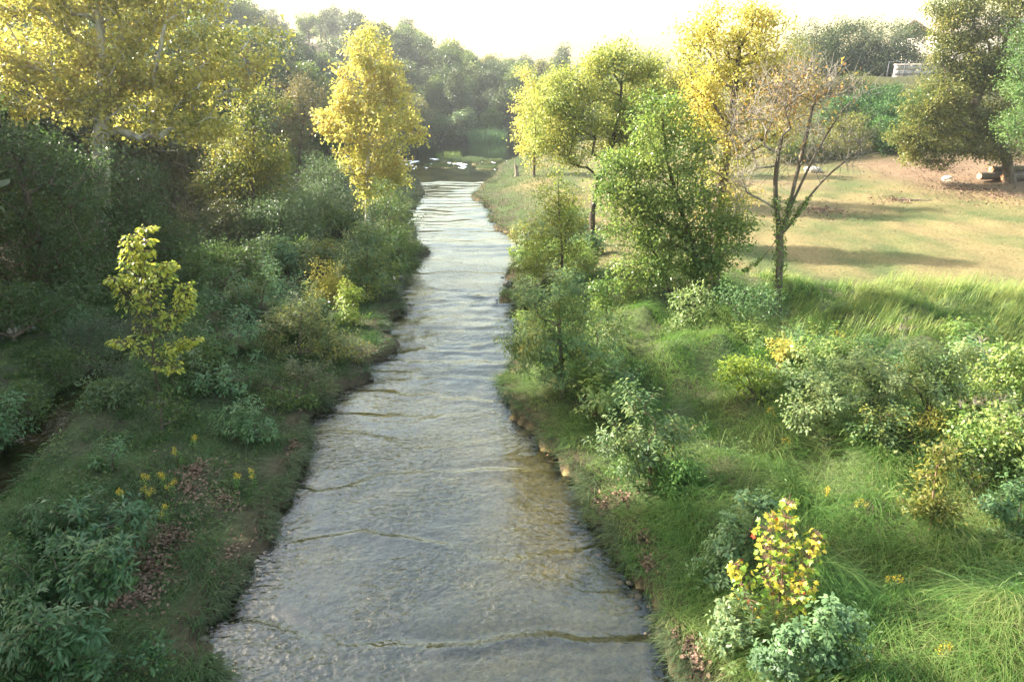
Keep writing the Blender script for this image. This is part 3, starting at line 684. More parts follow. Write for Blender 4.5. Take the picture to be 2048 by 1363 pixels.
 {'name':'elder_shrub','label':'dark green shrub with a bare brown stem in the bottom left corner','at':(-6.38,7.2),'blobs':[(0.04,0.0,0.9,0.52,0.34,0.34,0),(0.62,0.0,0.81,0.48,0.27,0.27,0),(-0.3,0.0,0.31,0.45,0.35,0.35,0),(0.51,0.0,0.31,0.45,0.31,0.31,0),(0.07,0.0,0.14,0.53,0.31,0.31,0)],'leaf':'lushdark','r':0.05,'L':0.135,'W':0.04,'per':45,'cr':0.22,'dens':1.9,'tuft':1},
 {'name':'shrub','label':'small bright green leafy clump on the left bank by the bottom edge','at':(-5.17,7.46),'blobs':[(0.13,0.0,0.33,0.31,0.25,0.14,0),(-0.26,0.0,0.11,0.27,0.15,0.15,0)],'leaf':'lush','r':0.02,'L':0.08,'W':0.05,'per':26,'cr':0.14,'dens':1.6},
 {'name':'pecan_tree','label':'tall golden yellow tree rising behind the green vine-hung tree on the right','at':(7.52,24.61),'blobs':[(-0.51,0.0,8.7,1.46,0.85,0.85,0),(0.4,0.0,7.95,1.47,1.11,1.11,0),(-0.98,0.0,7.56,1.31,1.17,1.17,0),(0.12,0.0,6.77,1.85,1.13,1.13,0),(0.89,0.0,8.7,0.72,0.6,0.6,0),(-1.02,0.0,6.21,1.1,0.92,0.92,0),(0.27,0.0,5.4,1.53,0.96,0.96,0),(-0.22,0.0,4.31,1.1,0.98,0.98,0),(1.35,0.0,7.01,1.02,0.87,0.87,0),(2.17,0.0,6.62,0.92,0.66,0.66,0),(1.7,0.0,5.64,0.9,0.74,0.74,0),(-1.33,0.0,8.63,0.51,0.39,0.39,0),(0.09,0.0,9.22,0.68,0.54,0.35,0),(0.17,0.0,3.09,0.93,0.77,0.77,0)],'leaf':'amber','trunk':[(-0.11,0.0,1.83),(-0.13,0.0,3.44),(0.02,0.0,5.64),(0.04,0.0,8.17)],'r':0.2,'L':0.126,'W':0.067,'per':56,'cr':0.34,'dens':1.15},
 {'name':'tree','label':'light green tree with a thin dark curved trunk by the lawn','at':(4.08,33.79),'blobs':[(-1.16,0.0,7.44,1.61,1.34,1.34,0),(0.55,0.0,8.09,1.86,1.12,1.12,0),(0.05,0.0,6.34,2.23,1.41,1.41,0),(2.09,0.0,7.44,1.46,1.39,1.39,0),(-2.05,0.0,5.89,1.32,1.32,1.36,0),(-0.83,0.0,4.64,1.55,0.94,0.94,0),(1.96,0.0,5.78,1.48,1.25,1.25,0),(0.62,0.0,8.94,1.07,0.86,0.53,0),(2.25,0.0,8.41,1.03,0.69,0.69,0),(-1.85,0.0,7.11,1.04,1.04,1.08,0),(1.3,0.0,4.87,1.34,0.83,0.83,0),(-2.51,0.0,4.87,0.8,0.69,0.69,0)],'leaf':'lightg','trunk':[(-0.17,0.0,1.79),(0.1,0.0,2.99),(0.65,0.0,4.64),(0.98,0.0,6.45),(1.01,0.0,7.98)],'r':0.15,'bark':'dark','L':0.133,'W':0.074,'per':80,'cr':0.45,'dens':1.75},
 {'name':'tree','label':'golden yellow tree at the far right bank beside the pool','at':(1.95,62),'blobs':[(-0.5,0,6.4,1.44,1.44,2.18,0),(0.04,0,3.94,1.95,1.95,2.21,0),(-0.85,0,8.59,0.62,0.62,0.78,0),(0.29,0,1.84,1.77,1.12,1.12,0),(1.3,0,6.4,1.44,1.44,1.98,0)],'leaf':'gold2','r':0.13,'L':0.192,'W':0.133,'per':71,'cr':0.6,'dens':1.5},
 {'name':'tree','label':'green tree behind the light green tree against the sky','at':(13.35,62),'blobs':[(-0.4,0,8.13,2.13,1.66,1.66,0),(-0.67,0,6.14,2.4,2.23,2.23,0),(-2.38,0,9.31,1.41,1.07,1.07,0),(1.43,0,6.54,1.91,1.91,2.47,0)],'leaf':'mid2','r':0.15,'L':0.148,'W':0.089,'per':86,'cr':0.6,'dens':1.4},
 {'name':'box_elder_tree','label':'green vine-hung tree with several crooked stems on the right bank','at':(6.64,23.43),'blobs':[(-1.74,0.0,6.56,0.83,0.81,0.81,0),(-2.0,0.0,5.62,1.1,0.91,0.91,0),(-0.92,0.0,5.47,1.0,0.95,0.95,0),(-2.6,0.0,4.58,1.01,0.92,0.92,0),(-1.4,0.0,4.16,1.53,1.09,1.09,0),(-0.21,0.0,3.24,1.28,1.11,1.11,0),(-2.51,0.0,3.07,1.04,1.04,1.07,0),(-1.81,0.0,1.58,1.1,0.92,0.92,0),(-0.58,0.0,1.49,1.27,1.01,1.01,0),(0.56,0.0,2.38,1.05,1.04,1.04,0),(-3.11,0.0,4.66,0.73,0.73,0.75,0),(-3.35,0.0,3.83,0.62,0.62,0.76,0),(-2.7,0.0,1.22,0.72,0.61,0.61,0),(1.07,0.0,3.24,0.62,0.62,0.73,0),(-1.38,0.0,2.9,1.25,1.07,1.07,0),(0.34,0.0,1.13,1.07,0.79,0.79,0)],'leaf':'green','trunk':[(0.0,0.0,0.95),(-0.27,0.0,2.02),(-0.88,0.0,3.41),(-1.45,0.0,4.9),(-1.73,0.0,6.33)],'r':0.15,'bark':'dark','L':0.118,'W':0.067,'per':68,'cr':0.38,'dens':1.7},
 {'name':'half_bare_tree','label':'half-bare tree with orange-brown leaves and a forked trunk at the lawn edge','at':(8.96,21.86),'blobs':[(-0.33,0.0,7.35,0.84,0.59,0.59,34),(-0.94,0.0,6.85,0.85,0.63,0.63,34),(0.32,0.0,7.0,0.57,0.42,0.42,14),(1.2,0.0,7.14,0.4,0.31,0.31,8),(-1.7,0.0,6.28,0.68,0.68,0.7,24),(0.68,0.0,6.13,0.86,0.71,0.71,14),(-0.14,0.0,5.99,0.86,0.71,0.71,20),(1.49,0.0,5.4,0.59,0.5,0.5,10),(-1.87,0.0,5.1,0.59,0.59,0.72,16),(-0.98,0.0,5.4,0.69,0.69,0.71,16),(0.95,0.0,4.94,0.7,0.43,0.43,8),(-1.58,0.0,3.87,0.64,0.55,0.55,10),(0.03,0.0,4.79,0.7,0.7,0.72,8)],'leaf':'orange','trunk':[(-0.17,0.0,1.26),(-0.26,0.0,2.59),(-0.54,0.0,3.55),(-0.76,0.0,4.64),(-0.65,0.0,5.84)],'fork':[[(-0.26,0.0,2.59),(-0.14,0.0,3.55),(-0.07,0.0,4.64),(0.09,0.0,5.69),(0.14,0.0,6.71)],[(-0.23,0.0,2.67),(0.11,0.0,3.39),(0.52,0.0,4.18),(1.11,0.0,4.87),(1.8,0.0,5.4)],[(-0.4,0.0,2.51),(-0.86,0.0,1.93),(-1.31,0.0,1.59)],[(-0.14,0.0,3.55),(0.21,0.0,4.64),(0.65,0.0,5.84),(1.13,0.0,6.64)]],'r':0.115,'bark':'greybrown','L':0.126,'W':0.067,'per':7,'cr':0.45,'dens':1,'twigs':6,'leafy':3,'ivy':3.6},
 {'name':'young_tree','label':'thin young tree with sparse yellow-green leaves at the right water edge','at':(1.98,26.65),'blobs':[(-0.51,0.0,3.65,0.6,0.6,0.62,0),(-0.3,0.0,2.59,1.01,0.81,0.81,0),(-0.67,0.0,1.6,0.89,0.64,0.64,0),(0.46,0.0,2.2,0.75,0.75,1.0,0),(-0.18,0.0,4.4,0.3,0.3,0.4,0),(-0.06,0.0,0.79,0.81,0.51,0.51,0),(-0.96,0.0,1.1,0.53,0.46,0.46,0),(0.07,0.0,3.27,0.65,0.58,0.58,0)],'leaf':'yellowgreen','trunk':[(0.02,0.0,1.5),(-0.15,0.0,2.88),(-0.22,0.0,4.4)],'r':0.07,'L':0.119,'W':0.056,'per':32,'cr':0.3,'dens':1.4},
 {'name':'elder_shrub','label':'large green shrub with yellow lower leaves leaning over the creek from the right bank','at':(1.36,16.85),'blobs':[(-0.26,0.0,2.68,0.89,0.5,0.5,0),(0.31,0.0,2.81,0.45,0.45,0.53,0),(-0.9,0.0,2.81,0.48,0.43,0.43,0),(-0.63,0.0,1.66,1.07,0.78,0.78,0),(0.41,0.0,1.8,0.92,0.78,0.78,0),(-1.09,0.0,1.09,0.56,0.45,0.45,0),(-0.09,0.0,0.81,0.93,0.75,0.45,0),(0.83,0.0,1.17,0.53,0.53,0.55,0),(-1.42,0.0,1.45,0.4,0.34,0.34,0),(-0.14,0.0,3.21,0.38,0.33,0.33,0)],'leaf':'shrubmix','trunk':[(-0.02,0.0,0.74),(-0.1,0.0,1.45),(-0.15,0.0,2.41)],'r':0.08,'L':0.117,'W':0.036,'per':51,'cr':0.28,'dens':2.1,'tuft':1},
 {'name':'sapling','label':'small upright sunlit sapling with two round leaf tufts on the right bank','at':(3.05,20.55),'blobs':[(-0.12,0.0,1.87,0.47,0.32,0.32,0),(-0.24,0.0,1.43,0.32,0.29,0.29,0),(-0.01,0.0,0.85,0.35,0.33,0.33,0),(-0.33,0.0,0.6,0.25,0.25,0.26,0),(0.37,0.0,0.77,0.28,0.18,0.18,0)],'leaf':'green','trunk':[(-0.03,0.0,0.85),(-0.15,0.0,1.83)],'r':0.03,'L':0.111,'W':0.056,'per':30,'cr':0.2,'dens':1.9},
 {'name':'shrub','label':'pale sunlit bush at the foot of the vine-hung tree','at':(5.62,20.16),'blobs':[(-0.06,0.0,0.71,0.65,0.57,0.57,0),(-0.11,0.0,0.07,0.59,0.47,0.47,0),(-0.53,0.0,-0.18,0.31,0.29,0.29,0)],'leaf':'pale','r':0.04,'L':0.111,'W':0.056,'per':45,'cr':0.28,'dens':1.6},
 {'name':'shrub','label':'grey-green bush between the vine-hung tree and the half-bare tree','at':(7.42,19.91),'blobs':[(-0.2,0.0,1.06,0.71,0.56,0.56,0),(-0.8,0.0,0.98,0.61,0.6,0.6,0),(0.37,0.0,0.74,0.48,0.42,0.42,0)],'leaf':'blue','r':0.04,'L':0.102,'W':0.04,'per':45,'cr':0.28,'dens':1.5},
 {'name':'shrub','label':'dark blue-green bush behind the shrub that leans over the creek','at':(2.9,17.28),'blobs':[(-0.08,0.0,0.19,0.7,0.47,0.47,0),(-0.64,0.0,0.48,0.55,0.44,0.44,0),(0.47,0.0,0.19,0.46,0.41,0.41,0)],'leaf':'blue','r':0.04,'L':0.108,'W':0.036,'per':45,'cr':0.25,'dens':1.6,'tuft':1},
 {'name':'shrub','label':'spreading blue-green shrub with bare brown lower twigs on the right bank','at':(2.84,12.22),'blobs':[(-0.42,0.0,1.89,0.42,0.27,0.27,0),(-0.78,0.0,1.12,0.47,0.3,0.3,0),(-0.09,0.0,1.34,0.51,0.3,0.3,0),(0.37,0.0,1.18,0.49,0.39,0.25,0),(0.76,0.0,1.29,0.27,0.18,0.18,0),(-0.56,0.0,0.84,0.43,0.28,0.28,0),(-0.05,0.0,0.78,0.52,0.3,0.3,0),(0.42,0.0,0.55,0.45,0.28,0.28,0),(-0.38,0.0,0.32,0.41,0.26,0.26,0),(0.19,0.0,0.26,0.41,0.24,0.24,0)],'leaf':'bluegreen','trunk':[(-0.03,0.0,0.44),(-0.09,0.0,1.01)],'r':0.035,'bark':'redbrown','L':0.117,'W':0.04,'per':39,'cr':0.21,'dens':1.6,'tuft':1},
 {'name':'leafy_weed','label':'upright leafy green weed in the middle of the tussock grass','at':(3.45,11.83),'blobs':[(-0.08,0.0,0.35,0.24,0.24,0.41,0),(0.18,0.0,0.24,0.2,0.2,0.41,0),(-0.26,0.0,0.12,0.27,0.27,0.3,0)],'leaf':'weed','r':0.015,'L':0.111,'W':0.03,'per':37,'cr':0.15,'dens':2.0},
 {'name':'shrub','label':'pale grey-green bush with small leaves behind the goldenrod on the right','at':(7.46,15.35),'blobs':[(-0.36,0.0,0.78,0.76,0.44,0.44,0),(0.23,0.0,0.52,0.73,0.48,0.48,0),(-0.4,0.0,0.19,0.64,0.45,0.45,0)],'leaf':'palegreen','r':0.04,'L':0.09,'W':0.043,'per':66,'cr':0.25,'dens':1.7,'tuft':1},
 {'name':'shrub','label':'wide pale green bush in full sun in the middle of the right thicket','at':(8.22,14.07),'blobs':[(-0.33,0.0,1.25,0.7,0.41,0.41,0),(0.05,0.0,0.64,0.77,0.57,0.57,0),(-0.3,0.0,0.08,0.75,0.48,0.48,0),(-0.71,0.0,0.52,0.62,0.48,0.48,0)],'leaf':'palegreen','r':0.05,'L':0.09,'W':0.043,'per':66,'cr':0.25,'dens':1.7,'tuft':1},
 {'name':'shrub','label':'pale green bush with upright tips between the two wide sunlit bushes','at':(8.93,13.24),'blobs':[(-0.45,0.0,1.43,0.48,0.38,0.38,0),(0.03,0.0,1.36,0.46,0.35,0.35,0),(-0.43,0.0,0.81,0.66,0.45,0.45,0),(-0.66,0.0,-0.19,0.68,0.4,0.4,0),(0.1,0.0,0.81,0.52,0.39,0.39,0)],'leaf':'palegreen','r':0.05,'L':0.09,'W':0.043,'per':66,'cr':0.25,'dens':1.7,'tuft':1},
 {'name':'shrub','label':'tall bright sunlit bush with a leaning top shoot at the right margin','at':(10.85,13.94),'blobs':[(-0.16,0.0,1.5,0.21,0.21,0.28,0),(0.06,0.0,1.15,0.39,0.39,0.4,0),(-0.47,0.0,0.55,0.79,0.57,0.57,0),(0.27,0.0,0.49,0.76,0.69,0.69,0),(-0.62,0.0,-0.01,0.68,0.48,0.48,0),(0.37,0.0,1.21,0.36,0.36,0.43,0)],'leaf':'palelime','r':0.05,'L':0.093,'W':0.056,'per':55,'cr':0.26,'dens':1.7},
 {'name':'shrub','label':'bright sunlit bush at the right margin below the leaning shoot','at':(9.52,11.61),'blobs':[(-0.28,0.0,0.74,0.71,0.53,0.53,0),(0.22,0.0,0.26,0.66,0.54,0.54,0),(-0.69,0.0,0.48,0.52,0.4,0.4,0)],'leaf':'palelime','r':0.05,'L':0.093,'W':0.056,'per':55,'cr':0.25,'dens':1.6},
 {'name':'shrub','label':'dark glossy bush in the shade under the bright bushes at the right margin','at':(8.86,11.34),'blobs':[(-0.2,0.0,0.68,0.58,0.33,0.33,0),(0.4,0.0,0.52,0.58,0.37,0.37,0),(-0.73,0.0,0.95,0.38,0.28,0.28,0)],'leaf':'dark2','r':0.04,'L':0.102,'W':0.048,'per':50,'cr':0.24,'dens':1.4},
 {'name':'shrub','label':'golden ferny plant between the two sunlit bushes on the right','at':(8.86,12.83),'blobs':[(-0.15,0.0,0.48,0.4,0.31,0.31,0),(0.21,0.0,0.25,0.35,0.29,0.29,0)],'leaf':'yellow','r':0.02,'L':0.1,'W':0.025,'per':50,'cr':0.22,'dens':1.5},
 {'name':'shrub','label':'yellow-green broadleaf bush right behind the grass mound on the right','at':(5.99,15.51),'blobs':[(-0.42,0.0,0.97,0.41,0.28,0.28,0),(0.18,0.0,0.54,0.33,0.33,0.43,0),(0.05,0.0,0.13,0.31,0.31,0.34,0),(-0.5,0.0,0.6,0.33,0.33,0.34,0)],'leaf':'lime','r':0.03,'L':0.119,'W':0.064,'per':32,'cr':0.22,'dens':1.6},
 {'name':'sapling','label':'yellow-green sapling in the shaded grass on the right','at':(7.27,10.03),'blobs':[(-0.14,0.0,1.55,0.19,0.19,0.29,0),(-0.17,0.0,1.02,0.25,0.25,0.25,0),(-0.4,0.0,0.58,0.32,0.2,0.2,0),(0.11,0.0,0.58,0.23,0.22,0.22,0),(-0.13,0.0,0.49,0.23,0.18,0.18,0)],'leaf':'olivegold2','trunk':[(-0.1,0.0,0.58),(-0.17,0.0,1.17),(-0.17,0.0,1.73)],'r':0.025,'bark':'redbrown','L':0.1,'W':0.045,'per':30,'cr':0.18,'dens':2.0},
 {'name':'shrub','label':'blue-green bush at the right margin in the shaded grass','at':(8.66,9.92),'blobs':[(-0.46,0.0,0.67,0.36,0.25,0.25,0),(-0.04,0.0,0.18,0.35,0.34,0.34,0),(-0.12,0.0,0.97,0.28,0.25,0.25,0),(-0.24,0.0,-0.08,0.27,0.22,0.22,0)],'leaf':'blue','r':0.03,'L':0.099,'W':0.036,'per':51,'cr':0.18,'dens':1.6,'tuft':1},
 {'name':'shrub','label':'pale blue-green bush left of the yellow sycamore sapling','at':(3.69,9.28),'blobs':[(0.23,0.0,1.53,0.3,0.18,0.18,0),(-0.03,0.0,0.97,0.41,0.26,0.26,0),(-0.22,0.0,0.54,0.33,0.26,0.26,0),(-0.34,0.0,0.09,0.31,0.29,0.29,0),(0.14,0.0,0.24,0.33,0.3,0.3,0)],'leaf':'bluepale','r':0.03,'L':0.099,'W':0.043,'per':45,'cr':0.17,'dens':2.0,'tuft':1},
 {'name':'shrub','label':'grey-green bush below the yellow sycamore sapling','at':(3.34,7.85),'blobs':[(-0.15,0.0,0.71,0.4,0.3,0.3,0),(-0.24,0.0,0.22,0.37,0.27,0.27,0),(0.41,0.0,0.22,0.36,0.29,0.29,0)],'leaf':'bluegreen','r':0.03,'L':0.09,'W':0.036,'per':45,'cr':0.16,'dens':1.8,'tuft':1},
 {'name':'shrub','label':'large-leaved blue-green bush in the bottom right with pale tips','at':(4.11,7.04),'blobs':[(-0.05,0.0,1.14,0.19,0.19,0.19,0),(0.38,0.0,0.98,0.16,0.13,0.13,0),(-0.3,0.0,0.66,0.39,0.24,0.24,0),(0.18,0.0,0.53,0.4,0.26,0.26,0),(-0.47,0.0,0.24,0.4,0.26,0.26,0),(0.05,0.0,0.11,0.45,0.36,0.23,0)],'leaf':'bluepale','r':0.03,'L':0.086,'W':0.043,'per':51,'cr':0.16,'dens':2.0,'tuft':1},
 {'name':'pecan_tree','label':'large drooping olive green tree over the woodchip bank at the upper right','at':(37.19,52),'blobs':[(-5.13,0,10.96,2.97,2.04,2.04,0),(-2.59,0,9.05,3.01,2.56,2.56,0),(-6.79,0,11.43,1.81,1.38,1.38,0),(-5.0,0,8.07,2.91,2.08,2.08,0),(-6.52,0,6.08,2.25,1.86,1.86,0),(-2.86,0,5.74,3.49,2.2,2.2,0),(-6.77,0,3.85,1.91,1.8,1.8,0),(-4.33,0,3.5,2.75,1.55,1.55,0),(-7.0,0,2.27,1.51,1.3,1.3,0),(-1.64,0,3.68,2.5,2.0,1.29,0),(-5.89,0,1.38,1.01,0.81,0.44,0),(-2.15,0,12.83,3.12,2.01,2.01,0),(-8.67,0,3.33,0.92,0.92,1.08,0),(-6.52,0,10.17,1.83,1.23,1.23,0),(-7.97,0,4.37,1.24,1.24,1.71,0),(-2.81,0,2.45,2.1,1.68,1.04,0),(-0.66,0,1.92,1.85,1.48,0.87,0),(-4.71,0,1.92,1.43,0.78,0.78,0),(-6.83,0,9.21,1.2,0.91,0.91,0),(-7.25,0,2.63,1.43,1.3,1.3,0)],'leaf':'olive','r':0.35,'L':0.178,'W':0.096,'per':68,'cr':0.527,'dens':1.5},
 {'name':'tree','label':'bright green tree at the far right margin beside the drooping olive tree','at':(35.9,46),'blobs':[(-2.82,0,7.61,1.97,1.89,1.89,0),(-2.67,0,5.21,1.8,1.78,1.78,0),(-3.11,0,9.92,1.94,1.93,1.93,0),(-1.71,0,6.42,2.14,2.14,2.94,0)],'leaf':'green2','r':0.2,'L':0.148,'W':0.074,'per':86,'cr':0.55,'dens':1.5},
 {'name':'oak_tree','label':'dark green oak on the right ridge, leftmost of the row','at':(38.56,93),'blobs':[(-0.66,0,4.41,3.78,2.31,2.31,0),(1.34,0,2.03,3.39,2.62,2.62,0),(-1.96,0,1.27,3.4,2.78,2.78,0),(0.4,0,-0.51,3.86,2.06,2.06,0)],'leaf':'oak','cat':'tree','group':'oaks on the right ridge','r':0.25,'L':0.222,'W':0.148,'per':93,'cr':0.8,'dens':1.5},
 {'name':'oak_tree','label':'broad dark oak on the right ridge, second from the golden tree','at':(44.39,96),'blobs':[(-0.87,0,5.2,3.89,2.38,2.38,0),(1.42,0,1.67,3.51,2.71,2.71,0),(-2.04,0,1.25,3.51,2.87,2.87,0),(0.43,0,-0.59,3.98,2.13,2.13,0)],'leaf':'oak','cat':'tree','group':'oaks on the right ridge','r':0.25,'L':0.222,'W':0.148,'per':93,'cr':0.8,'dens':1.5},
 {'name':'oak_tree','label':'grey-green oak on the right ridge above the stone wall end','at':(47.12,93),'blobs':[(-0.74,0,4.02,3.79,2.31,2.31,0),(1.43,0,1.17,3.4,2.63,2.63,0),(-1.98,0,1.11,3.4,2.78,2.78,0),(0.44,0,-0.67,3.86,2.06,2.06,0)],'leaf':'oakgrey','cat':'tree','group':'oaks on the right ridge','r':0.25,'L':0.222,'W':0.148,'per':93,'cr':0.8,'dens':1.5},
 {'name':'oak_tree','label':'dark oak on the right ridge right beside the pale house','at':(52.8,96),'blobs':[(-0.97,0,4.84,3.9,2.38,2.38,0),(1.51,0,0.94,3.52,2.72,2.72,0),(-2.08,0,1.25,3.51,2.87,2.87,0),(0.45,0,-0.59,3.98,2.13,2.13,0)],'leaf':'oak','cat':'tree','group':'oaks on the right ridge','r':0.25,'L':0.222,'W':0.148,'per':93,'cr':0.8,'dens':1.5},
 {'name':'tree','label':'olive-yellow tree below the row of oaks behind the half-bare tree','at':(34.44,80),'blobs':[(-3.2,0,3.13,2.43,2.43,2.51,0),(0.15,0,-0.96,3.71,2.3,2.3,0),(3.75,0,0.59,2.46,1.97,1.27,0)],'leaf':'olive','r':0.15,'L':0.207,'W':0.118,'per':77,'cr':0.7,'dens':1.3},
 {'name':'hedge_bush','label':'dark green bush left of the hedge slope behind the bare twigs','at':(33.71,72.48),'blobs':[(-0.17,0.0,1.0,2.71,1.86,1.86,0),(-1.07,0.0,0.33,1.9,1.31,1.31,0)],'leaf':'ivy','cat':'bush','r':0.06,'L':0.178,'W':0.118,'per':93,'cr':0.6,'dens':1.7},
 {'name':'hedge_bush','label':'dark green bush in the hedge slope beside the drooping olive tree','at':(40.54,70.28),'blobs':[(-0.2,0.0,1.0,2.73,2.19,1.35,0),(-1.05,0.0,0.35,1.92,1.54,0.95,0)],'leaf':'ivy','cat':'bush','r':0.06,'L':0.178,'W':0.118,'per':93,'cr':0.6,'dens':1.7},
 {'name':'hedge_bush','label':'dark green bush at the top of the hedge slope below the railing','at':(38.4,75.43),'blobs':[(-0.15,0.0,0.8,2.56,2.05,1.08,0),(-1.06,0.0,0.11,1.8,1.44,0.76,0)],'leaf':'ivy','cat':'bush','r':0.06,'L':0.178,'W':0.118,'per':93,'cr':0.6,'dens':1.7},
 {'name':'hedge_bush','label':'dark green ivy-like bush at the left end of the hedge slope','at':(35.79,70.95),'blobs':[(-0.16,0.0,0.9,2.77,1.6,1.6,0),(-1.03,0.0,0.24,1.94,1.12,1.12,0)],'leaf':'ivy','cat':'bush','r':0.06,'L':0.178,'W':0.118,'per':93,'cr':0.6,'dens':1.7},
 {'name':'hedge_bush','label':'dark green bush in the middle of the hedge slope below the wall','at':(39.16,71.95),'blobs':[(-0.21,0.0,1.06,2.79,1.61,1.61,0),(-1.08,0.0,0.4,1.96,1.13,1.13,0)],'leaf':'ivy','cat':'bush','r':0.06,'L':0.178,'W':0.118,'per':93,'cr':0.6,'dens':1.7},
 {'name':'hedge_bush','label':'dark green bush at the top of the hedge slope against the wall','at':(43.14,74.11),'blobs':[(-0.19,0.0,0.9,2.86,2.29,1.0,0),(-1.07,0.0,0.23,2.01,1.61,0.7,0)],'leaf':'ivy','cat':'bush','r':0.06,'L':0.178,'W':0.118,'per':93,'cr':0.6,'dens':1.7},
 {'name':'hedge_bush','label':'dark green bush at the foot of the hedge slope','at':(36.69,68.08),'blobs':[(-0.18,0.0,0.92,2.67,1.65,1.65,0),(-1.01,0.0,0.28,1.87,1.16,1.16,0)],'leaf':'ivy','cat':'bush','r':0.06,'L':0.178,'W':0.118,'per':93,'cr':0.6,'dens':1.7},
 {'name':'shrub','label':'yellowish green bush behind the bare branches at the lawn back','at':(31.87,66.55),'blobs':[(-0.31,0.0,1.86,2.3,1.62,1.62,0),(-1.5,0.0,0.51,2.11,1.41,1.41,0),(1.95,0.0,0.96,1.26,1.26,1.3,0)],'leaf':'olivegold2','r':0.06,'L':0.163,'W':0.089,'per':86,'cr':0.5,'dens':1.5},
 {'name':'shrub','label':'dark broadleaf bush at the lawn back beside the drooping olive tree','at':(35.37,65.03),'blobs':[(-0.18,0.0,0.45,1.34,1.17,1.17,0),(-0.85,0.0,1.11,0.92,0.92,0.95,0)],'leaf':'ivy','r':0.05,'L':0.163,'W':0.111,'per':86,'cr':0.45,'dens':1.6},
 {'name':'shrub','label':'green bush at the lawn back behind the half-bare trunk','at':(29.26,66.98),'blobs':[(-0.08,0.0,0.54,1.59,1.31,1.31,0),(-1.98,0.0,0.54,2.12,1.7,1.09,0),(-3.93,0.0,1.0,2.12,1.31,1.31,0)],'leaf':'mid2','r':0.05,'L':0.163,'W':0.089,'per':86,'cr':0.5,'dens':1.4},
 {'name':'shrub','label':'rust and green bushes behind the vine-hung tree at the lawn edge','at':(12.12,65.0),'blobs':[(-0.6,0.0,2.26,1.34,1.34,1.38,0),(-1.23,0.0,1.14,1.24,0.96,0.96,0)],'leaf':'orange2','r':0.05,'L':0.118,'W':0.067,'per':77,'cr':0.4,'dens':1.4},
 {'name':'tree','label':'olive tree with rusty patches behind the light green tree on the lawn edge','at':(8.2,45),'blobs':[(-0.99,0,5.93,2.62,1.98,1.98,0),(0.79,0,5.04,2.29,2.0,2.0,0),(-0.39,0,3.68,2.13,1.61,1.61,0),(1.27,0,6.95,2.08,1.79,1.79,0)],'leaf':'olivegold2','r':0.14,'L':0.148,'W':0.081,'per':85,'cr':0.5,'dens':1.5},
 {'name':'tree','label':'yellowish tree behind the tall golden tree at the back of the lawn edge','at':(12.8,47),'blobs':[(-0.92,0,6.4,1.82,1.82,1.87,0),(0.56,0,4.53,1.84,1.67,1.67,0),(-0.74,0,7.91,1.44,1.44,1.48,0)],'leaf':'olivegold2','r':0.14,'L':0.148,'W':0.081,'per':77,'cr':0.5,'dens':1.4},
 {'name':'shrub','label':'pale green bush low in the thicket beside the golden grass tuft','at':(6.91,13.29),'blobs':[(-0.22,0.0,1.09,0.67,0.45,0.45,0),(-0.49,0.0,0.74,0.53,0.36,0.36,0),(0.3,0.0,0.5,0.68,0.4,0.4,0)],'leaf':'palegreen','r':0.04,'L':0.09,'W':0.043,'per':66,'cr':0.25,'dens':1.7,'tuft':1},
 {'name':'shrub','label':'blue-green and yellow bush in the lower middle of the right thicket','at':(7.79,12.64),'blobs':[(-0.21,0.0,0.55,0.58,0.38,0.38,0),(0.3,0.0,0.09,0.54,0.34,0.34,0),(-0.45,0.0,0.21,0.42,0.29,0.29,0)],'leaf':'bluemix','r':0.04,'L':0.09,'W':0.043,'per':66,'cr':0.25,'dens':1.7,'tuft':1},
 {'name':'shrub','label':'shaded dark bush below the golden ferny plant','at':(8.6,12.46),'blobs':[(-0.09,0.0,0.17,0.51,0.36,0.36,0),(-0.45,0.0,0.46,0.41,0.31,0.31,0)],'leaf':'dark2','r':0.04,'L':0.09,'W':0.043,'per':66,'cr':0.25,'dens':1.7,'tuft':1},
 {'name':'shrub','label':'pale green bush left of the leaning bright shoot','at':(10.47,14.59),'blobs':[(-0.11,0.0,0.51,0.7,0.56,0.56,0),(-0.05,0.0,1.01,0.47,0.39,0.39,0),(-0.26,0.0,0.13,0.58,0.46,0.46,0)],'leaf':'palegreen','r':0.04,'L':0.09,'W':0.043,'per':66,'cr':0.25,'dens':1.7,'tuft':1},
 {'name':'shrub','label':'dull blue-green bush at the back of the right thicket before the grass band','at':(10.25,17.45),'blobs':[(-0.07,0.0,0.36,0.61,0.49,0.32,0),(-0.74,0.0,0.28,0.61,0.49,0.32,0),(-1.26,0.0,0.14,0.55,0.44,0.28,0)],'leaf':'blue','r':0.04,'L':0.09,'W':0.043,'per':66,'cr':0.25,'dens':1.7,'tuft':1},
 {'name':'shrub','label':'bright leafy bush cut by the right margin below the sunlit bushes','at':(9.55,11.28),'blobs':[(-0.07,0.0,0.08,0.57,0.45,0.45,0),(-0.06,0.0,0.61,0.51,0.45,0.45,0)],'leaf':'palelime','r':0.04,'L':0.09,'W':0.043,'per':66,'cr':0.25,'dens':1.7,'tuft':1},
 {'name':'shrub','label':'yellow-flowered weedy clump behind the lime broadleaf bush','at':(7.13,17.0),'blobs':[(-0.07,0.0,0.5,0.39,0.31,0.31,0),(0.25,0.0,0.15,0.39,0.28,0.28,0)],'leaf':'yellow','r':0.04,'L':0.09,'W':0.043,'per':66,'cr':0.25,'dens':1.7,'tuft':1},
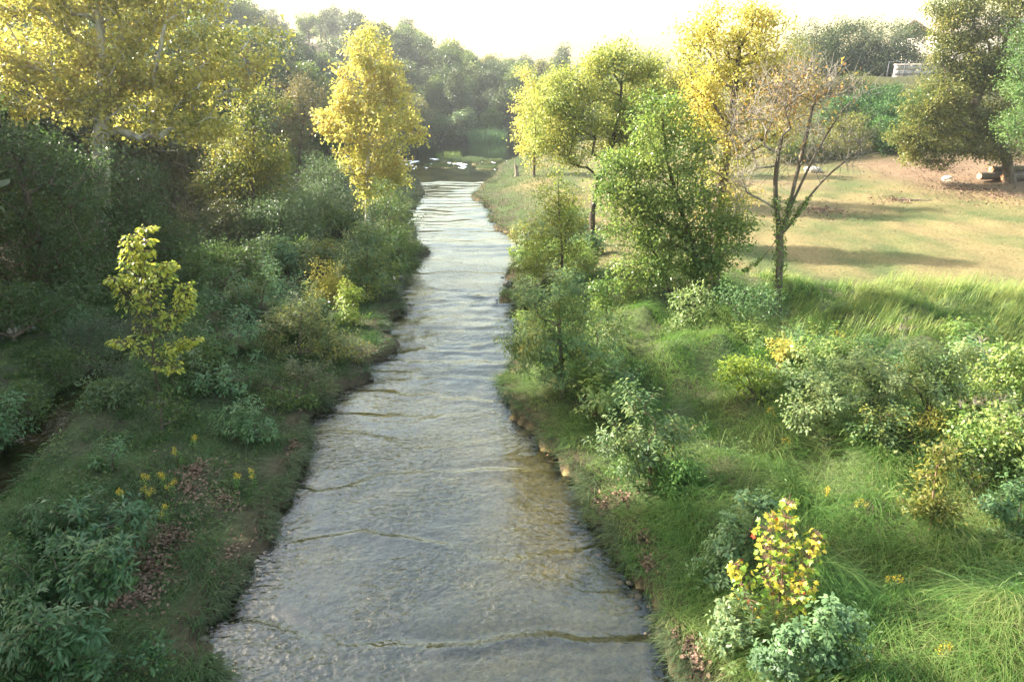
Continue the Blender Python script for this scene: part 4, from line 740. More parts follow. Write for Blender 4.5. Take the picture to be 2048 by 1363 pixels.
 {'name':'shrub','label':'yellowish low bush on the right bank point below the thin young tree','at':(0.84,27.07),'blobs':[(-0.01,0.0,1.03,0.77,0.56,0.56,0),(-0.52,0.0,0.5,0.55,0.42,0.42,0),(0.61,0.0,0.5,0.69,0.47,0.47,0)],'leaf':'yellowgreen','r':0.03,'L':0.093,'W':0.04,'per':50,'cr':0.28,'dens':1.6},
 {'name':'shrub','label':'low green bush at the water edge left of the small upright sapling','at':(2.43,22.18),'blobs':[(-0.12,0.0,1.02,0.69,0.47,0.47,0),(0.41,0.0,0.48,0.46,0.4,0.4,0)],'leaf':'green','r':0.03,'L':0.093,'W':0.04,'per':50,'cr':0.26,'dens':1.5},
 {'name':'shrub','label':'grassy blue-green bush over the edge of the side stream near the sapling','at':(-10.3,16.35),'blobs':[(0.1,0.0,0.53,0.49,0.36,0.36,0),(0.28,0.0,0.11,0.44,0.33,0.33,0),(-0.1,0.0,0.8,0.35,0.27,0.27,0)],'leaf':'greydark','r':0.03,'L':0.102,'W':0.032,'per':55,'cr':0.24,'dens':1.5},
 {'name':'shrub','label':'dark bushy growth on the far side of the side stream','at':(-12.77,17.75),'blobs':[(-0.06,0.0,0.36,0.72,0.49,0.49,0),(0.57,0.0,0.66,0.63,0.45,0.45,0),(-0.55,0.0,0.66,0.63,0.48,0.48,0)],'leaf':'dark2','r':0.03,'L':0.093,'W':0.04,'per':55,'cr':0.26,'dens':1.4},
 {'name':'shrub','label':'green bush on the left bank between the round pale bush and the low grey-green one','at':(-6.17,16.5),'blobs':[(0.02,0.0,0.15,0.53,0.34,0.34,0),(0.56,0.0,0.29,0.41,0.27,0.27,0)],'leaf':'mid','r':0.03,'L':0.1,'W':0.045,'per':40,'cr':0.22,'dens':1.4},
]
SAPLING_A = {'at': (4.01, 8.21), 'stems': [[(0.0, 0, -0.02), (-0.07, 0, 0.73), (-0.07, 0.05, 1.49), (-0.09, 0.1, 2.33)], [(0.0, 0, -0.02), (0.1, -0.1, 0.82), (0.25, -0.1, 1.51), (0.31, -0.1, 1.85)], [(0.0, 0, -0.02), (-0.18, 0.1, 0.74), (-0.3, 0.15, 1.5), (-0.29, 0.15, 2.01)], [(0.0, 0, -0.02), (0.06, -0.15, 0.41), (0.13, -0.2, 0.81), (0.15, -0.2, 1.16)], [(0.0, 0, -0.02), (-0.47, 0, 0.37), (-0.68, 0, 0.91), (-0.79, 0, 1.26)]]}
SAPLING_B = {'at': (-9.26, 16.4), 'stems': [[(0.0, 0, -0.01), (0.06, 0, 1.28), (0.18, 0, 2.48), (0.21, 0, 3.5), (0.58, 0, 4.51)], [(0.06, 0, 1.28), (-0.21, 0.1, 2.19), (-0.58, 0.2, 2.81), (-0.78, 0.2, 2.94)], [(0.06, 0, 1.28), (0.77, -0.2, 1.89), (1.27, -0.3, 2.44), (1.29, -0.3, 3.07)], [(0.18, 0, 2.48), (-0.02, 0, 3.25), (0.06, 0, 4.17)], [(0.05, 0, 0.73), (0.72, -0.2, 1.22), (1.43, -0.4, 1.56)], [(0.05, 0, 0.73), (-0.64, 0.2, 1.21), (-1.15, 0.3, 1.17)], [(0.18, 0, 2.48), (0.72, -0.2, 3.04), (0.97, -0.2, 3.48)], [(0.08, 0, 0.87), (0.42, -0.3, 0.71), (0.86, -0.4, 0.75)]]}
SPOTS = {'goldenrod': [(-7.12, 12.97, 'goldenrod beside the drift of brown leaves, left bank, tallest spray'), (-7.18, 13.61, 'goldenrod highest up the left bank near the round pale bush'), (-7.37, 11.84, 'goldenrod at the tip of the dark grass next to the frond shrub'), (-7.07, 12.03, 'goldenrod in the middle of the left bank cluster'), (-6.84, 11.85, 'goldenrod at the right of the left bank cluster'), (-7.13, 11.56, 'goldenrod at the front of the left bank cluster'), (-6.56, 11.04, 'goldenrod over the upper edge of the large brown leaf drift'), (-5.71, 12.29, 'lone goldenrod in the short grass toward the creek'), (-7.5, 11.28, 'goldenrod half hidden above the pale fronds on the left'), (-5.44, 12.54, 'small goldenrod nearest the creek on the left bank'), (7.1, 17.35, 'goldenrod beside the lime broadleaf bush, right bank'), (7.43, 17.11, 'goldenrod in front of the yellow weedy clump'), (7.69, 18.35, 'goldenrod at the back of the yellow weedy clump'), (8.37, 18.26, 'goldenrod over the left end of the pale thicket'), (9.3, 18.12, 'goldenrod standing at the edge of the upright grass band'), (7.72, 16.98, 'goldenrod pushing out of the first pale thicket bush'), (5.95, 14.16, 'orange-tinged goldenrod arching over the bright grass mound'), (6.06, 13.41, 'goldenrod drooping below the bright grass mound'), (6.32, 10.55, 'bright goldenrod spray lying in the shaded tussocks'), (6.1, 11.43, 'goldenrod right above the yellow sycamore sapling'), (5.67, 8.38, 'small goldenrod right of the yellow sycamore sapling'), (8.94, 11.47, 'goldenrod under the dark glossy bush at the right'), (5.55, 6.96, 'goldenrod nearest the bottom edge on the right'), (6.72, 9.39, 'faint goldenrod in the lower right grass')], 'seedhead': [(11.0, 14.91, 'tall dried seed head above the thicket left of the leaning shoot'), (10.79, 17.81, 'dried pinkish seed head behind the wide pale bush'), (9.84, 20.74, 'dried seed head in the upright grass band'), (9.22, 12.31, 'dried seed head low over the dark glossy bush'), (9.52, 11.91, 'dried seed head among the bright bushes at the right margin')], 'litter': [(-6.38, 10.64, 0.45, 500), (-6.36, 9.93, 0.5, 500), (-6.21, 9.14, 0.5, 400), (-6.71, 12.65, 0.45, 300), (-6.58, 12.07, 0.5, 200), (-5.85, 11.88, 0.5, 150), (-5.09, 14.21, 0.4, 120), (2.91, 14.36, 0.4, 250), (2.43, 10.69, 0.22, 200), (2.44, 10.0, 0.2, 200), (2.65, 8.14, 0.2, 220), (2.72, 7.81, 0.22, 220), (2.5, 8.31, 0.15, 120), (1.02, 14.36, 0.3, 80), (2.16, 15.59, 0.4, 160), (2.3, 11.98, 0.5, 120), (-8.19, 20.04, 0.7, 200), (-6.27, 16.82, 0.6, 200), (1.95, 26.95, 0.6, 120), (19.02, 42.39, 2.2, 500), (25.95, 46.75, 1.8, 260), (32.68, 50.02, 4.0, 700), (34.92, 57.13, 3.5, 500), (43.58, 62.34, 5.0, 900), (33.61, 48.13, 4.0, 700), (-4.72, 9.68, 0.3, 60), (-5.07, 10.46, 0.5, 80), (1.89, 11.95, 0.4, 80)], 'logs': [((35.13, 52.23), 'big')], 'misc': {'rock': (26.17, 60.9), 'block': (33.65, 53.81), 'plank': (26.91, 46.52), 'stump': (0.47, 66.22), 'stone1': (-15.95, 20.73), 'stone2': (-15.61, 20.95), 'rock1': (-5.1, 29.65), 'rock2': (-0.17, 28.36), 'rock3': (-0.44, 30.88), 'rock4': (0.18, 29.09)}}

for i, d in enumerate(PLANTS):
    plant(d, 100 + i)

# smaller bushes of the tangle on both banks: copies of a few kinds
def copy_tree(o, parent=None):
    c = o.copy(); COL.objects.link(c)
    if parent: c.parent = parent
    for ch in o.children: copy_tree(ch, c)
    return c
def bank_spots(rng, n, fx, y0, y1, ok, rmin, have):
    out = []
    for _ in range(4000):
        if len(out) >= n: break
        y = y0 * (y1 / y0) ** rng.uniform(); x = fx(y, rng)
        if not ok(x, y): continue
        if min([(a - x) ** 2 + (b - y) ** 2 for a, b in out + have] + [99]) < rmin * rmin: continue
        out.append((x, y))
    return out
rk = np.random.default_rng(90)
have = [d['at'] for d in PLANTS if d['name'] in ('shrub', 'elder_shrub', 'willow_shrub', 'sapling')]
KINDS = [('blue', 'blue-green', 1), ('mid', 'mid green', 0), ('olivemix', 'olive and yellow', 1), ('greyg', 'grey-green', 0), ('green', 'bright green', 1)]
def kin(seed, leaf, tuft, x, y, s):
    r = np.random.default_rng(seed)
    bl = [(r.normal(0, .25) * s, r.normal(0, .25) * s, .42 * s * r.uniform(.8, 1.3), .42 * s * r.uniform(.8, 1.2), .4 * s, .34 * s, 0) for _ in range(4)]
    return dict(name='bush', label='', at=(x, y), blobs=bl, leaf=leaf, r=.03, L=.11, W=.04 if tuft else .05, per=44, cr=.24, dens=1.5, tuft=tuft, cat='bush')
sideok = lambda x, y: abs(x - np.interp(y, SIDE_Y, SIDE_X)) > np.interp(y, SIDE_Y, SIDE_W) + .7 or y > 23
lw_ = lambda x, y: x < float(np.interp(y, LEFT_Y, LEFT_X)) - .9 and sideok(x, y) and abs(x) < .78 * y + 1.5
sp_l = bank_spots(rk, 46, lambda y, r: r.uniform(-19, -5), 14.5, 44, lw_, 1.15, have)
sp_r = bank_spots(rk, 15, lambda y, r: float(np.interp(y, RIGHT_Y, RIGHT_X)) + r.uniform(.7, 3.4), 15.5, 40, lambda x, y: True, 1.25, have)
sp_t = bank_spots(rk, 11, lambda y, r: r.uniform(6.5, 14.5), 12.5, 18.5, lambda x, y: x < .76 * y + .5 and y + .25 * (x - 12) < 18.5, 1.0, have)
protos = {}
for side, spots_, pick in (('left', sp_l, [0, 1, 1, 2, 3, 3]), ('right', sp_r, [2, 4, 4, 0]), ('thicket', sp_t, [0, 4, 2])):
    for x, y in spots_:
        kd = pick[int(rk.integers(len(pick)))]; leaf, nm, tf = KINDS[kd]; var = int(rk.integers(2))
        s = float(rk.uniform(.8, 1.35)) * (1.35 if y > 26 else 1.0)
        if (kd, var) not in protos:
            protos[(kd, var)] = plant(kin(900 + 10 * kd + var, leaf, tf, x, y, 1.0), 900 + 10 * kd + var); root = protos[(kd, var)]
        else:
            root = copy_tree(protos[(kd, var)]); root.location = (x, y, gz(x, y) - .03)
        root.rotation_euler = (0, 0, float(rk.uniform(0, 6.28))); root.scale = (s, s, s * float(rk.uniform(.85, 1.2)))
        if side == 'left': wh = 'in the tangle along the left bank' + (' beyond the sapling' if y > 21 else ' near the sapling')
        elif side == 'right': wh = 'near the water on the right bank'
        else: wh = 'among the larger bushes of the right thicket'
        tag(root, '%s small bush %s' % (nm, wh), 'bush', '%s small bushes %s' % (nm, wh))

# ---------------------------------------------------------------- saplings with leaves one can tell apart
def palm_leaf(seed):
    rng = np.random.default_rng(seed)
    pts = [(0, 0), (.22, .05), (.52, .02), (.36, .28), (.62, .50), (.30, .55), (.16, .72), (0, 1.0), (-.16, .72), (-.30, .55), (-.62, .50), (-.36, .28), (-.52, .02), (-.22, .05)]
    pts = [(a + rng.normal(0, .025), b + rng.normal(0, .025)) for a, b in pts]
    cup = rng.uniform(-.1, .45); droop = rng.uniform(.1, .55)
    v = [(0, .34, 0)] + [(a, b, cup * abs(a) - droop * b * b) for a, b in pts]
    k = len(pts)
    f = np.array([(0, 1 + i, 1 + (i + 1) % k) for i in range(k)])
    return make_mesh('leaf', np.array(v), f)
def oval_leaf(seed):
    rng = np.random.default_rng(seed)
    pts = [(0, 0), (.20, .2), (.25, .45), (.15, .75), (0, 1), (-.15, .75), (-.25, .45), (-.20, .2)]
    cup = rng.uniform(.2, .5); droop = rng.uniform(.1, .4)
    v = [(0, .45, -.02)] + [(a, b, cup * abs(a) - droop * b * b) for a, b in pts]
    k = len(pts)
    f = np.array([(0, 1 + i, 1 + (i + 1) % k) for i in range(k)])
    return make_mesh('leaf', np.array(v), f)

from mathutils import Matrix
def sapling(spec, name, label, meshes_by_mat, count, size, seed, stem_r, bark, pick):
    rng = np.random.default_rng(seed)
    x, y = spec['at']; z = gz(x, y)
    root = tag(empty(name, (x, y, z)), label, 'sapling')
    g = Geo(); samples = []
    for si, st in enumerate(spec['stems']):
        P = np.array(st, float)
        s = np.linspace(0, 1, 14); q = np.linspace(0, 1, len(P))
        R = np.stack([np.interp(s, q, P[:, k]) for k in range(3)], 1)
        for _ in range(3): R[1:-1] = (R[:-2] + 2 * R[1:-1] + R[2:]) / 4
        R[1:] += rng.normal(0, .012, R[1:].shape)
        r = (stem_r if si == 0 else stem_r * .6)
        g.add(*tube(R, r * (1 - .8 * s), 6))
        ln = np.linalg.norm(P[-1] - P[0])
        samples.append((R, ln))
    tot = sum(a[1] for a in samples)
    petg = Geo(); made = 0; rest = {}
    for R, ln in samples:
        k = int(count * ln / tot)
        for i in range(k):
            t = rng.uniform(.22, 1.0) ** .8
            b = R[min(13, int(t * 13))]
            az = rng.uniform(0, 2 * math.pi)
            pl = size * rng.uniform(.6, 3.4) * (1.3 - .9 * t)
            tip = b + np.array([math.cos(az) * pl, math.sin(az) * pl, pl * rng.uniform(.1, .7)])
            gz_ = gz(x + tip[0], y + tip[1]) - z
            if tip[2] < gz_ + .08: continue
            petg.add(*tube([b, (b + tip) / 2 + np.array([0, 0, .02]), tip], [.005, .004, .003], 3))
            A = Vector((math.cos(az) * .8 + rng.normal(0, .3), math.sin(az) * .8 + rng.normal(0, .3), rng.normal(-.35, .3))).normalized()
            Nn = Vector((rng.normal(0, .6) - .25, rng.normal(0, .6) - .1, 1)).normalized()
            X = A.cross(Nn).normalized(); Nn = X.cross(A)
            M = Matrix((X, A, Nn)).transposed().to_4x4()
            sc = size * rng.uniform(.5, 1.22)
            mats = pick(t, rng)
            ml = meshes_by_mat[mats]
            if made >= 300 or (count > 500 and rng.uniform() > .3):
                ml0 = ml[rng.integers(len(ml))]
                co = np.array([vv.co[:] for vv in ml0.vertices]) * sc
                Rm = np.array(M.to_3x3())
                lf = np.array([pp.vertices[:] for pp in ml0.polygons])
                rest.setdefault(mats, Geo()).add(co @ Rm.T + tip, lf)
                continue
            o = bpy.data.objects.new('leaf', ml[rng.integers(len(ml))])
            o.matrix_local = Matrix.Translation(Vector(tip)) @ M @ Matrix.Scale(sc, 4)
            COL.objects.link(o); o.parent = root; made += 1
    link('stems', g.mesh('stems', True), bark, root)
    for mk, gg in rest.items():
        tag(link('leaves', gg.mesh('leaves'), meshes_by_mat[mk][0].materials[0], root), kind='stuff')
    tag(link('leaf_stalks', petg.mesh('leaf_stalks'), bark, root), kind='stuff')
    return root

def leaf_set(fn, mat, seeds):
    out = []
    for s in seeds:
        me = fn(s); me.materials.append(mat); out.append(me)
    return out
def solid_leaf(name, col):
    return leaf_mat(name, [tuple(c * .8 for c in col), col, tuple(min(.9, c * 1.15) for c in col)], .45, rough=.4)
syc = {'yellow': leaf_set(palm_leaf, solid_leaf('sap_yellow', (.52, .40, .05)), range(4)),
       'gold': leaf_set(palm_leaf, solid_leaf('sap_gold', (.46, .28, .04)), range(4, 6)),
       'green': leaf_set(palm_leaf, solid_leaf('sap_green', (.17, .28, .035)), range(6, 9)),
       'lime': leaf_set(palm_leaf, solid_leaf('sap_lime', (.34, .36, .04)), range(9, 12)),
       'red': leaf_set(palm_leaf, solid_leaf('sap_red', (.42, .055, .02)), range(12, 13))}
def pick_a(t, rng):
    u = rng.uniform()
    if u < .015: return 'red'
    if t > .6: return 'yellow' if u < .30 else ('gold' if u < .37 else ('lime' if u < .70 else 'green'))
    return 'green' if u < .58 else ('lime' if u < .85 else ('yellow' if u < .95 else 'gold'))
sapling(SAPLING_A, 'sycamore_sapling', 'young sycamore with yellow, green and red star-shaped leaves in the bottom right', syc, 640, .08, 7, .014, BARK['redbrown'], pick_a)
ash = {'yellow': leaf_set(oval_leaf, solid_leaf('ash_yellow', (.46, .44, .07)), range(20, 23)),
       'lime': leaf_set(oval_leaf, solid_leaf('ash_lime', (.33, .37, .06)), range(23, 26)),
       'green': leaf_set(oval_leaf, solid_leaf('ash_green', (.17, .23, .05)), range(26, 29))}
def pick_b(t, rng):
    u = rng.uniform()
    if t > .6: return 'yellow' if u < .6 else ('lime' if u < .9 else 'green')
    return 'yellow' if u < .22 else ('lime' if u < .62 else 'green')
sapling(SAPLING_B, 'sunlit_sapling', 'tall yellow-green sapling catching the sun in front of the dark left slope', ash, 3300, .125, 8, .03, BARK['brown'], pick_b)

# ---------------------------------------------------------------- wooded hill: one tree at a time, copies of a few kinds
def hill_proto(kind, seed, leaf, blobs, L, W, per, cr, r, label):
    d = dict(name=kind, label=label, at=(0, 0), blobs=blobs, leaf=leaf, L=L, W=W, per=per, cr=cr, r=r, dens=1.5, cat='tree')
    rng = np.random.default_rng(seed)
    C = blob_clumps(blobs, cr, 1.5, rng)
    B = np.array([b[:3] for b in blobs]); top = B[np.argmax(B[:, 2])]
    pos, par, ist, ends = skeleton([[(0, 0, 0), (.1, .1, top[2] * .5), tuple(top * .95)]], C, rng, .8)
    rad, build = wood(pos, par, ist, r, .02)
    g = Geo()
    g.add(*build(lambda i: rad[i] > .03, 5))
    tme = g.mesh('trunk', True); tme.materials.append(BARK['dark'])
    v, f = foliage(C, np.zeros((len(C), 3)) + np.array([0, 0, 1.]), per, cr, L, W, rng)
    cme = make_mesh('crown', v, f); cme.materials.append(LEAF[leaf])
    return tme, cme
def rb(seed, h, w):
    r = np.random.default_rng(seed)
    out = [(0, 0, h * .72, w * .62, w * .62, h * .28, 0)]
    for k in range(6):
        a = r.uniform(0, 6.28); q = r.uniform(.35, .75) * w
        out.append((q * math.cos(a), q * math.sin(a), h * r.uniform(.38, .82), w * r.uniform(.3, .48), w * r.uniform(.3, .48), h * r.uniform(.12, .2), 0))
    return out
HILL = []
for s, (leaf, h, w, kind, lab) in enumerate([
    ('oak', 8.5, 3.6, 'oak_tree', 'dark oak in the woods on the far hillside'),
    ('oak', 7.5, 3.9, 'oak_tree', 'dark oak in the woods on the far hillside'),
    ('oak', 9.5, 3.4, 'oak_tree', 'dark oak in the woods on the far hillside'),
    ('mid2', 8.5, 3.4, 'elm_tree', 'mid green tree in the woods on the far hillside'),
    ('mid2', 7.0, 3.4, 'elm_tree', 'mid green tree in the woods on the far hillside'),
    ('oakgrey', 7.5, 3.4, 'juniper_tree', 'grey-green tree in the woods on the far hillside'),
    ('olive', 7.5, 3.3, 'hackberry_tree', 'olive tree in the woods on the far hillside'),
    ('greyg', 4.6, 3.0, 'willow_tree', 'pale green bushy tree at the foot of the far hillside'),
    ('mid', 4.2, 2.8, 'willow_tree', 'pale green bushy tree at the foot of the far hillside'),
]):
    HILL.append(hill_proto(kind, 300 + s, leaf, rb(400 + s, h, w), .34, .24, 52, .75, .2, lab) + (kind, lab))
rng = np.random.default_rng(77)
spots = []
def try_add(x, y, minr, kindset):
    for (a, b, *_r) in spots:
        if (a - x) ** 2 + (b - y) ** 2 < minr * minr: return False
    spots.append((x, y, kindset)); return True
def grow(n, x0, x1, y0, y1, cap, rad):
    for _ in range(n):
        if len(spots) >= cap: return
        x = rng.uniform(x0, x1); y = rng.uniform(y0, y1)
        dd = float(toe_dist(np.array([x]), np.array([y]))[0])
        if dd < .8 or x / y > .24 or x / y < -1.0: continue
        if y < 62 and x > -21.5: continue
        if y < 110 and dd > 48: continue
        if 28 < y < 37 and x > -27: continue
        try_add(x, y, rad, 'low' if dd < 6 and y > 45 else 'high')
grow(2500, -34, 20, 121, 162, 105, 3.7)
grow(2500, -60, 34, 162, 260, 160, 5.2)
grow(4000, -85, -14, 40, 135, 275, 4.4)
grow(600, -48, -20, 16, 45, 298, 4.6)
for i, (x, y, ks) in enumerate(spots):
    k = int(rng.integers(7, 9)) if ks == 'low' and rng.uniform() < .75 else int(rng.choice([0, 0, 1, 1, 2, 2, 3, 3, 4, 5, 6]))
    tme, cme, kind, lab = HILL[k]
    s = rng.uniform(.8, 1.2)
    root = empty(kind, (x, y, gz(x, y) - .15), rng.uniform(0, 6.28)); root.scale = (s * rng.uniform(.9, 1.1), s, s * rng.uniform(.85, 1.15))
    ddz = float(toe_dist(np.array([x]), np.array([y]))[0])
    where = ('on the far crest against the sky' if ddz > 26 and y > 118 else ('above the far end of the pool' if y > 118 else ('on the left crest behind the golden sycamore' if y < 70 else 'on the hillside between the two sycamores')))
    look = {'dark oak': 'dark green oak', 'mid green': 'mid green elm', 'grey-green': 'grey-green juniper', 'olive tree': 'olive-coloured hackberry', 'pale green': 'pale bushy willow'}
    lk = next(vv for kk, vv in look.items() if lab.startswith(kk))
    tag(root, lk + ' ' + where, 'tree', lk + 's ' + where)
    link('trunk', tme, None, root); link('crown', cme, None, root)

# low growth between the trunks
ru = np.random.default_rng(78)
ux = ru.uniform(-60, 26, 9000); uy = 30 * (200 / 30) ** ru.uniform(0, 1, 9000)
ud = toe_dist(ux, uy); k = (ud > -.5) & (ud < 32) & (ux > -.85 * uy)
UC = np.stack([ux[k], uy[k]], 1)[:2600]
ci = np.repeat(np.arange(len(UC)), 14); nn = len(ci)
uxy = UC[ci] + ru.normal(0, .6, (nn, 2))
P = np.concatenate([uxy, (ground_height(uxy[:, 0], uxy[:, 1]) + ru.uniform(.05, 1.5, nn) * ru.uniform(.3, 1, len(UC))[ci])[:, None]], 1)
us = ru.uniform(.6, 1.3, nn)
v, f = leaf_quads(P, ru.normal(0, 1, (nn, 3)), ru.normal(0, .5, (nn, 3)) + np.array([0, 0, 1.]), .38 * us, .26 * us)
tag(link('undergrowth', make_mesh('undergrowth', v, f), LEAF['mid2']), 'low dark undergrowth between the trunks of the wooded hillside', kind='stuff')

# unseen trees added past the left margin, placed and stretched to cast shade
for i, (x, y, k, s) in enumerate([(-23.5, 12.8, 0, .75), (-23.0, 13.8, 3, .7), (-24.0, 18.95, 2, .46), (-24.0, 23.7, 3, .48), (-22.0, 9.0, 2, .9), (-22.5, 10.5, 0, .8), (-22, 5.5, 3, .9), (-20.5, 13.6, 1, 1.2), (-20.8, 16.6, 4, 1.25), (-20.8, 19.3, 1, 1.2), (-21.2, 22.2, 4, 1.2)]):
    tme, cme, kind, lab = HILL[k]
    root = empty(kind, (x, y, gz(x, y) - .15), i * 1.3); root.scale = (s, s, s if s > 1.1 else (2.65 if k != 2 else 2.4))
    tag(root, 'unseen tree added beyond the left margin to cast shade', 'tree', 'unseen shade trees added beyond the left margin')
    link('trunk', tme, None, root); link('crown', cme, None, root)

# ---------------------------------------------------------------- grass
def grass_mat(name, cols, trans=.4, scale=.5):
    return leaf_mat(name, cols, trans, .55, .25, scale, 1.2)
def blades(name, label, xy, h, az, lean, width, segs, mat, rng, z=None):
    n = len(xy)
    z0 = ground_height(xy[:, 0], xy[:, 1]) - .02 if z is None else z
    base = np.stack([xy[:, 0], xy[:, 1], z0], 1)
    dv = np.stack([np.cos(az), np.sin(az), np.zeros(n)], 1)
    sd = np.stack([-np.sin(az), np.cos(az), np.zeros(n)], 1)
    tw = rng.normal(0, .5, n)[:, None]
    sd = unit(sd + np.array([0, 0, 1.]) * tw * .6)
    rows = []
    for k in range(segs + 1):
        t = k / segs
        up = h * (t * (1 - .62 * lean * t))
        out = h * lean * (.25 * t + .75 * t ** 2) * .95
        w = width * (1 - t) ** .7 * .5 + width * .06
        c_ = base + dv * out[:, None] + np.array([0, 0, 1.]) * up[:, None]
        rows.append(np.stack([c_ - sd * w[:, None], c_ + sd * w[:, None]], 1))
    V = np.stack(rows, 1).reshape(n, -1, 3)
    m_ = 2 * (segs + 1)
    k = np.arange(segs)
    f = np.stack([2 * k, 2 * k + 1, 2 * k + 3, 2 * k + 2], 1)[None] + (np.arange(n) * m_)[:, None, None]
    me = make_mesh(name, V.reshape(-1, 3), f.reshape(-1, 4))
    return tag(link(name, me, mat), label, kind='stuff')

def tussocks(rng, n, xr, yr, accept, per, spread, flow, radial=.75, near=1.6):
    """tussock centres denser near the camera, then blades that spring from each"""
    y = yr[0] * (yr[1] / yr[0]) ** (rng.uniform(0, 1, n) ** 1.0)
    x = rng.uniform(xr[0], xr[1], n)
    k = accept(x, y); x = x[k]; y = y[k]
    m_ = len(x)
    cnt = rng.poisson(per, m_); ci = np.repeat(np.arange(m_), cnt)
    N = len(ci)
    a = rng.uniform(0, 2 * math.pi, N); r = np.sqrt(rng.uniform(0, 1, N)) * spread * rng.uniform(.6, 1.3, m_)[ci]
    ox, oy = np.cos(a) * r, np.sin(a) * r
    fa = flow(x, y)[ci]
    dx = radial * np.cos(a) * (r / spread) + np.cos(fa) * .8 + rng.normal(0, .28, N)
    dy = radial * np.sin(a) * (r / spread) + np.sin(fa) * .8 + rng.normal(0, .28, N)
    hs = rng.uniform(.6, 1.5, m_)[ci]
    xy = np.stack([x[ci] + ox, y[ci] + oy], 1)
    return xy, np.arctan2(dy, dx), hs

def dR(x, y): return x - right_edge(y)
def dLf(x, y): return left_edge(y) - x
def bare(x, y):
    ok = np.ones(len(x), bool)
    for (lx_, ly_, lr, ln) in SPOTS['litter']:
        if ly_ < 24: ok &= ((x - lx_) ** 2 + (y - ly_) ** 2) > (lr * .75) ** 2
    return ok
GR = {
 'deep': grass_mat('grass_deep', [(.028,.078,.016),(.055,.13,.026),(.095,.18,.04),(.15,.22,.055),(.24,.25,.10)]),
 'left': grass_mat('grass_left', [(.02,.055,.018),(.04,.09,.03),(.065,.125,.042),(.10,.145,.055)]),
 'reed': grass_mat('grass_reed', [(.06,.115,.025),(.12,.175,.034),(.20,.225,.05),(.28,.26,.085)]),
 'dry':  grass_mat('grass_dry', [(.11,.11,.04),(.18,.15,.065),(.24,.19,.09)]),
 'sedge':grass_mat('grass_sedge', [(.04,.065,.03),(.07,.10,.045),(.12,.135,.065)]),
}
r1 = np.random.default_rng(11)
flow_r = lambda x, y: -1.9 + .9 * vnoise(x * .5, y * .4, 71) + .6 * vnoise(x * 1.3, y * 1.2, 72)
okR = lambda x, y: (dR(x, y) > .15) & (y + .25 * (x - 12) < 26.5 + 1.2 * vnoise(x * .6, y * .6, 73)) & (np.abs(x) < y * .86 + 3)
xy, az, hs = tussocks(r1, 2150, (-.5, 21), (6.5, 28), okR, 85, .42, flow_r)
k = dR(xy[:, 0], xy[:, 1]) > .02; k &= bare(xy[:, 0], xy[:, 1]); xy, az, hs = xy[k], az[k], hs[k]
N = len(xy)
edge = sstep(.2, 2.2, dR(xy[:, 0], xy[:, 1]))
blades('tall_grass', 'long soft tussock grass flopping over the mounds of the right bank', xy, (.34 + .34 * edge) * hs * r1.uniform(.6, 1.25, N), az, r1.uniform(.7, 1.35, N), r1.uniform(.006, .011, N), 3, GR['deep'], r1)
# turf hanging over the water's edge
r1 = np.random.default_rng(21)
n0 = 16000
y = 6.8 * (60 / 6.8) ** r1.uniform(0, 1, n0); sd_ = r1.uniform(0, 1, n0) < .5
o_ = np.abs(r1.normal(0, .16, n0)) + .01
x = np.where(sd_, right_edge(y) + o_, left_edge(y) - o_)
clump = vnoise(y * 1.6, np.where(sd_, 3.0, 40.0), 93)
k = clump > -.55
xy = np.stack([x, y], 1)[k]; N = len(xy)
az = np.where(sd_[k], math.pi, 0.0) + r1.normal(0, .7, N) - np.where(sd_[k], -.5, .5)
blades('edge_turf', 'ragged turf hanging over the edges of the creek', xy, (.22 + .2 * np.clip(clump[k], -.3, 1)) * r1.uniform(.6, 1.3, N), az, r1.uniform(.9, 1.45, N), r1.uniform(.008, .014, N) * (1 + xy[:, 1] / 40), 3, GR['sedge'], r1)
# left bank
r1 = np.random.default_rng(12)
flow_l = lambda x, y: -1.0 + .8 * vnoise(x * .5, y * .4, 74) + .5 * vnoise(x * 1.3, y * 1.2, 75)
side_c = lambda x, y: np.abs(x - np.interp(y, SIDE_Y, SIDE_X)) > np.interp(y, SIDE_Y, SIDE_W) + .03
okL = lambda x, y: (dLf(x, y) > .12) & (toe_dist(x, y) < 2.5) & (side_c(x, y) | (y > 23)) & (np.abs(x) < y * .86 + 3)
xy, az, hs = tussocks(r1, 1450, (-19, -3.6), (6.5, 32), okL, 60, .38, flow_l, .6)
k = (dLf(xy[:, 0], xy[:, 1]) > .02) & bare(xy[:, 0], xy[:, 1]) & (side_c(xy[:, 0], xy[:, 1]) | (xy[:, 1] > 23)); xy, az, hs = xy[k], az[k], hs[k]
N = len(xy)
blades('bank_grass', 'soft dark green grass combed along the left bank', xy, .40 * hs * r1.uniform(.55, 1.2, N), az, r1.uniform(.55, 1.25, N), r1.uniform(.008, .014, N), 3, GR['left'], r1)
# upright reedy band on the right, before the lawn
r1 = np.random.default_rng(13)
n0 = 26000
x = r1.uniform(7, 27, n0); y = r1.uniform(16.5, 27.5, n0)
band = y + .25 * (x - 12)
k = (band > 18.6 + 1.0 * vnoise(x * .5, y * .5, 76)) & (band < 26.5 + 1.6 * vnoise(x * .4, y * .5, 77)) & (x > 8.6 + .12 * (y - 18)) & (x < y * .83 + 1.5)
xy = np.stack([x[k], y[k]], 1); N = len(xy)
tall = .55 + .35 * vnoise(xy[:, 0] * .6, xy[:, 1] * .6, 78)
blades('reed_grass', 'upright yellow-green grass band between the thicket and the lawn', xy, np.clip(tall, .25, 1) * r1.uniform(.6, 1.3, N), r1.uniform(-.9, .7, N), r1.uniform(.15, .65, N), r1.uniform(.014, .024, N), 3, GR['reed'], r1)
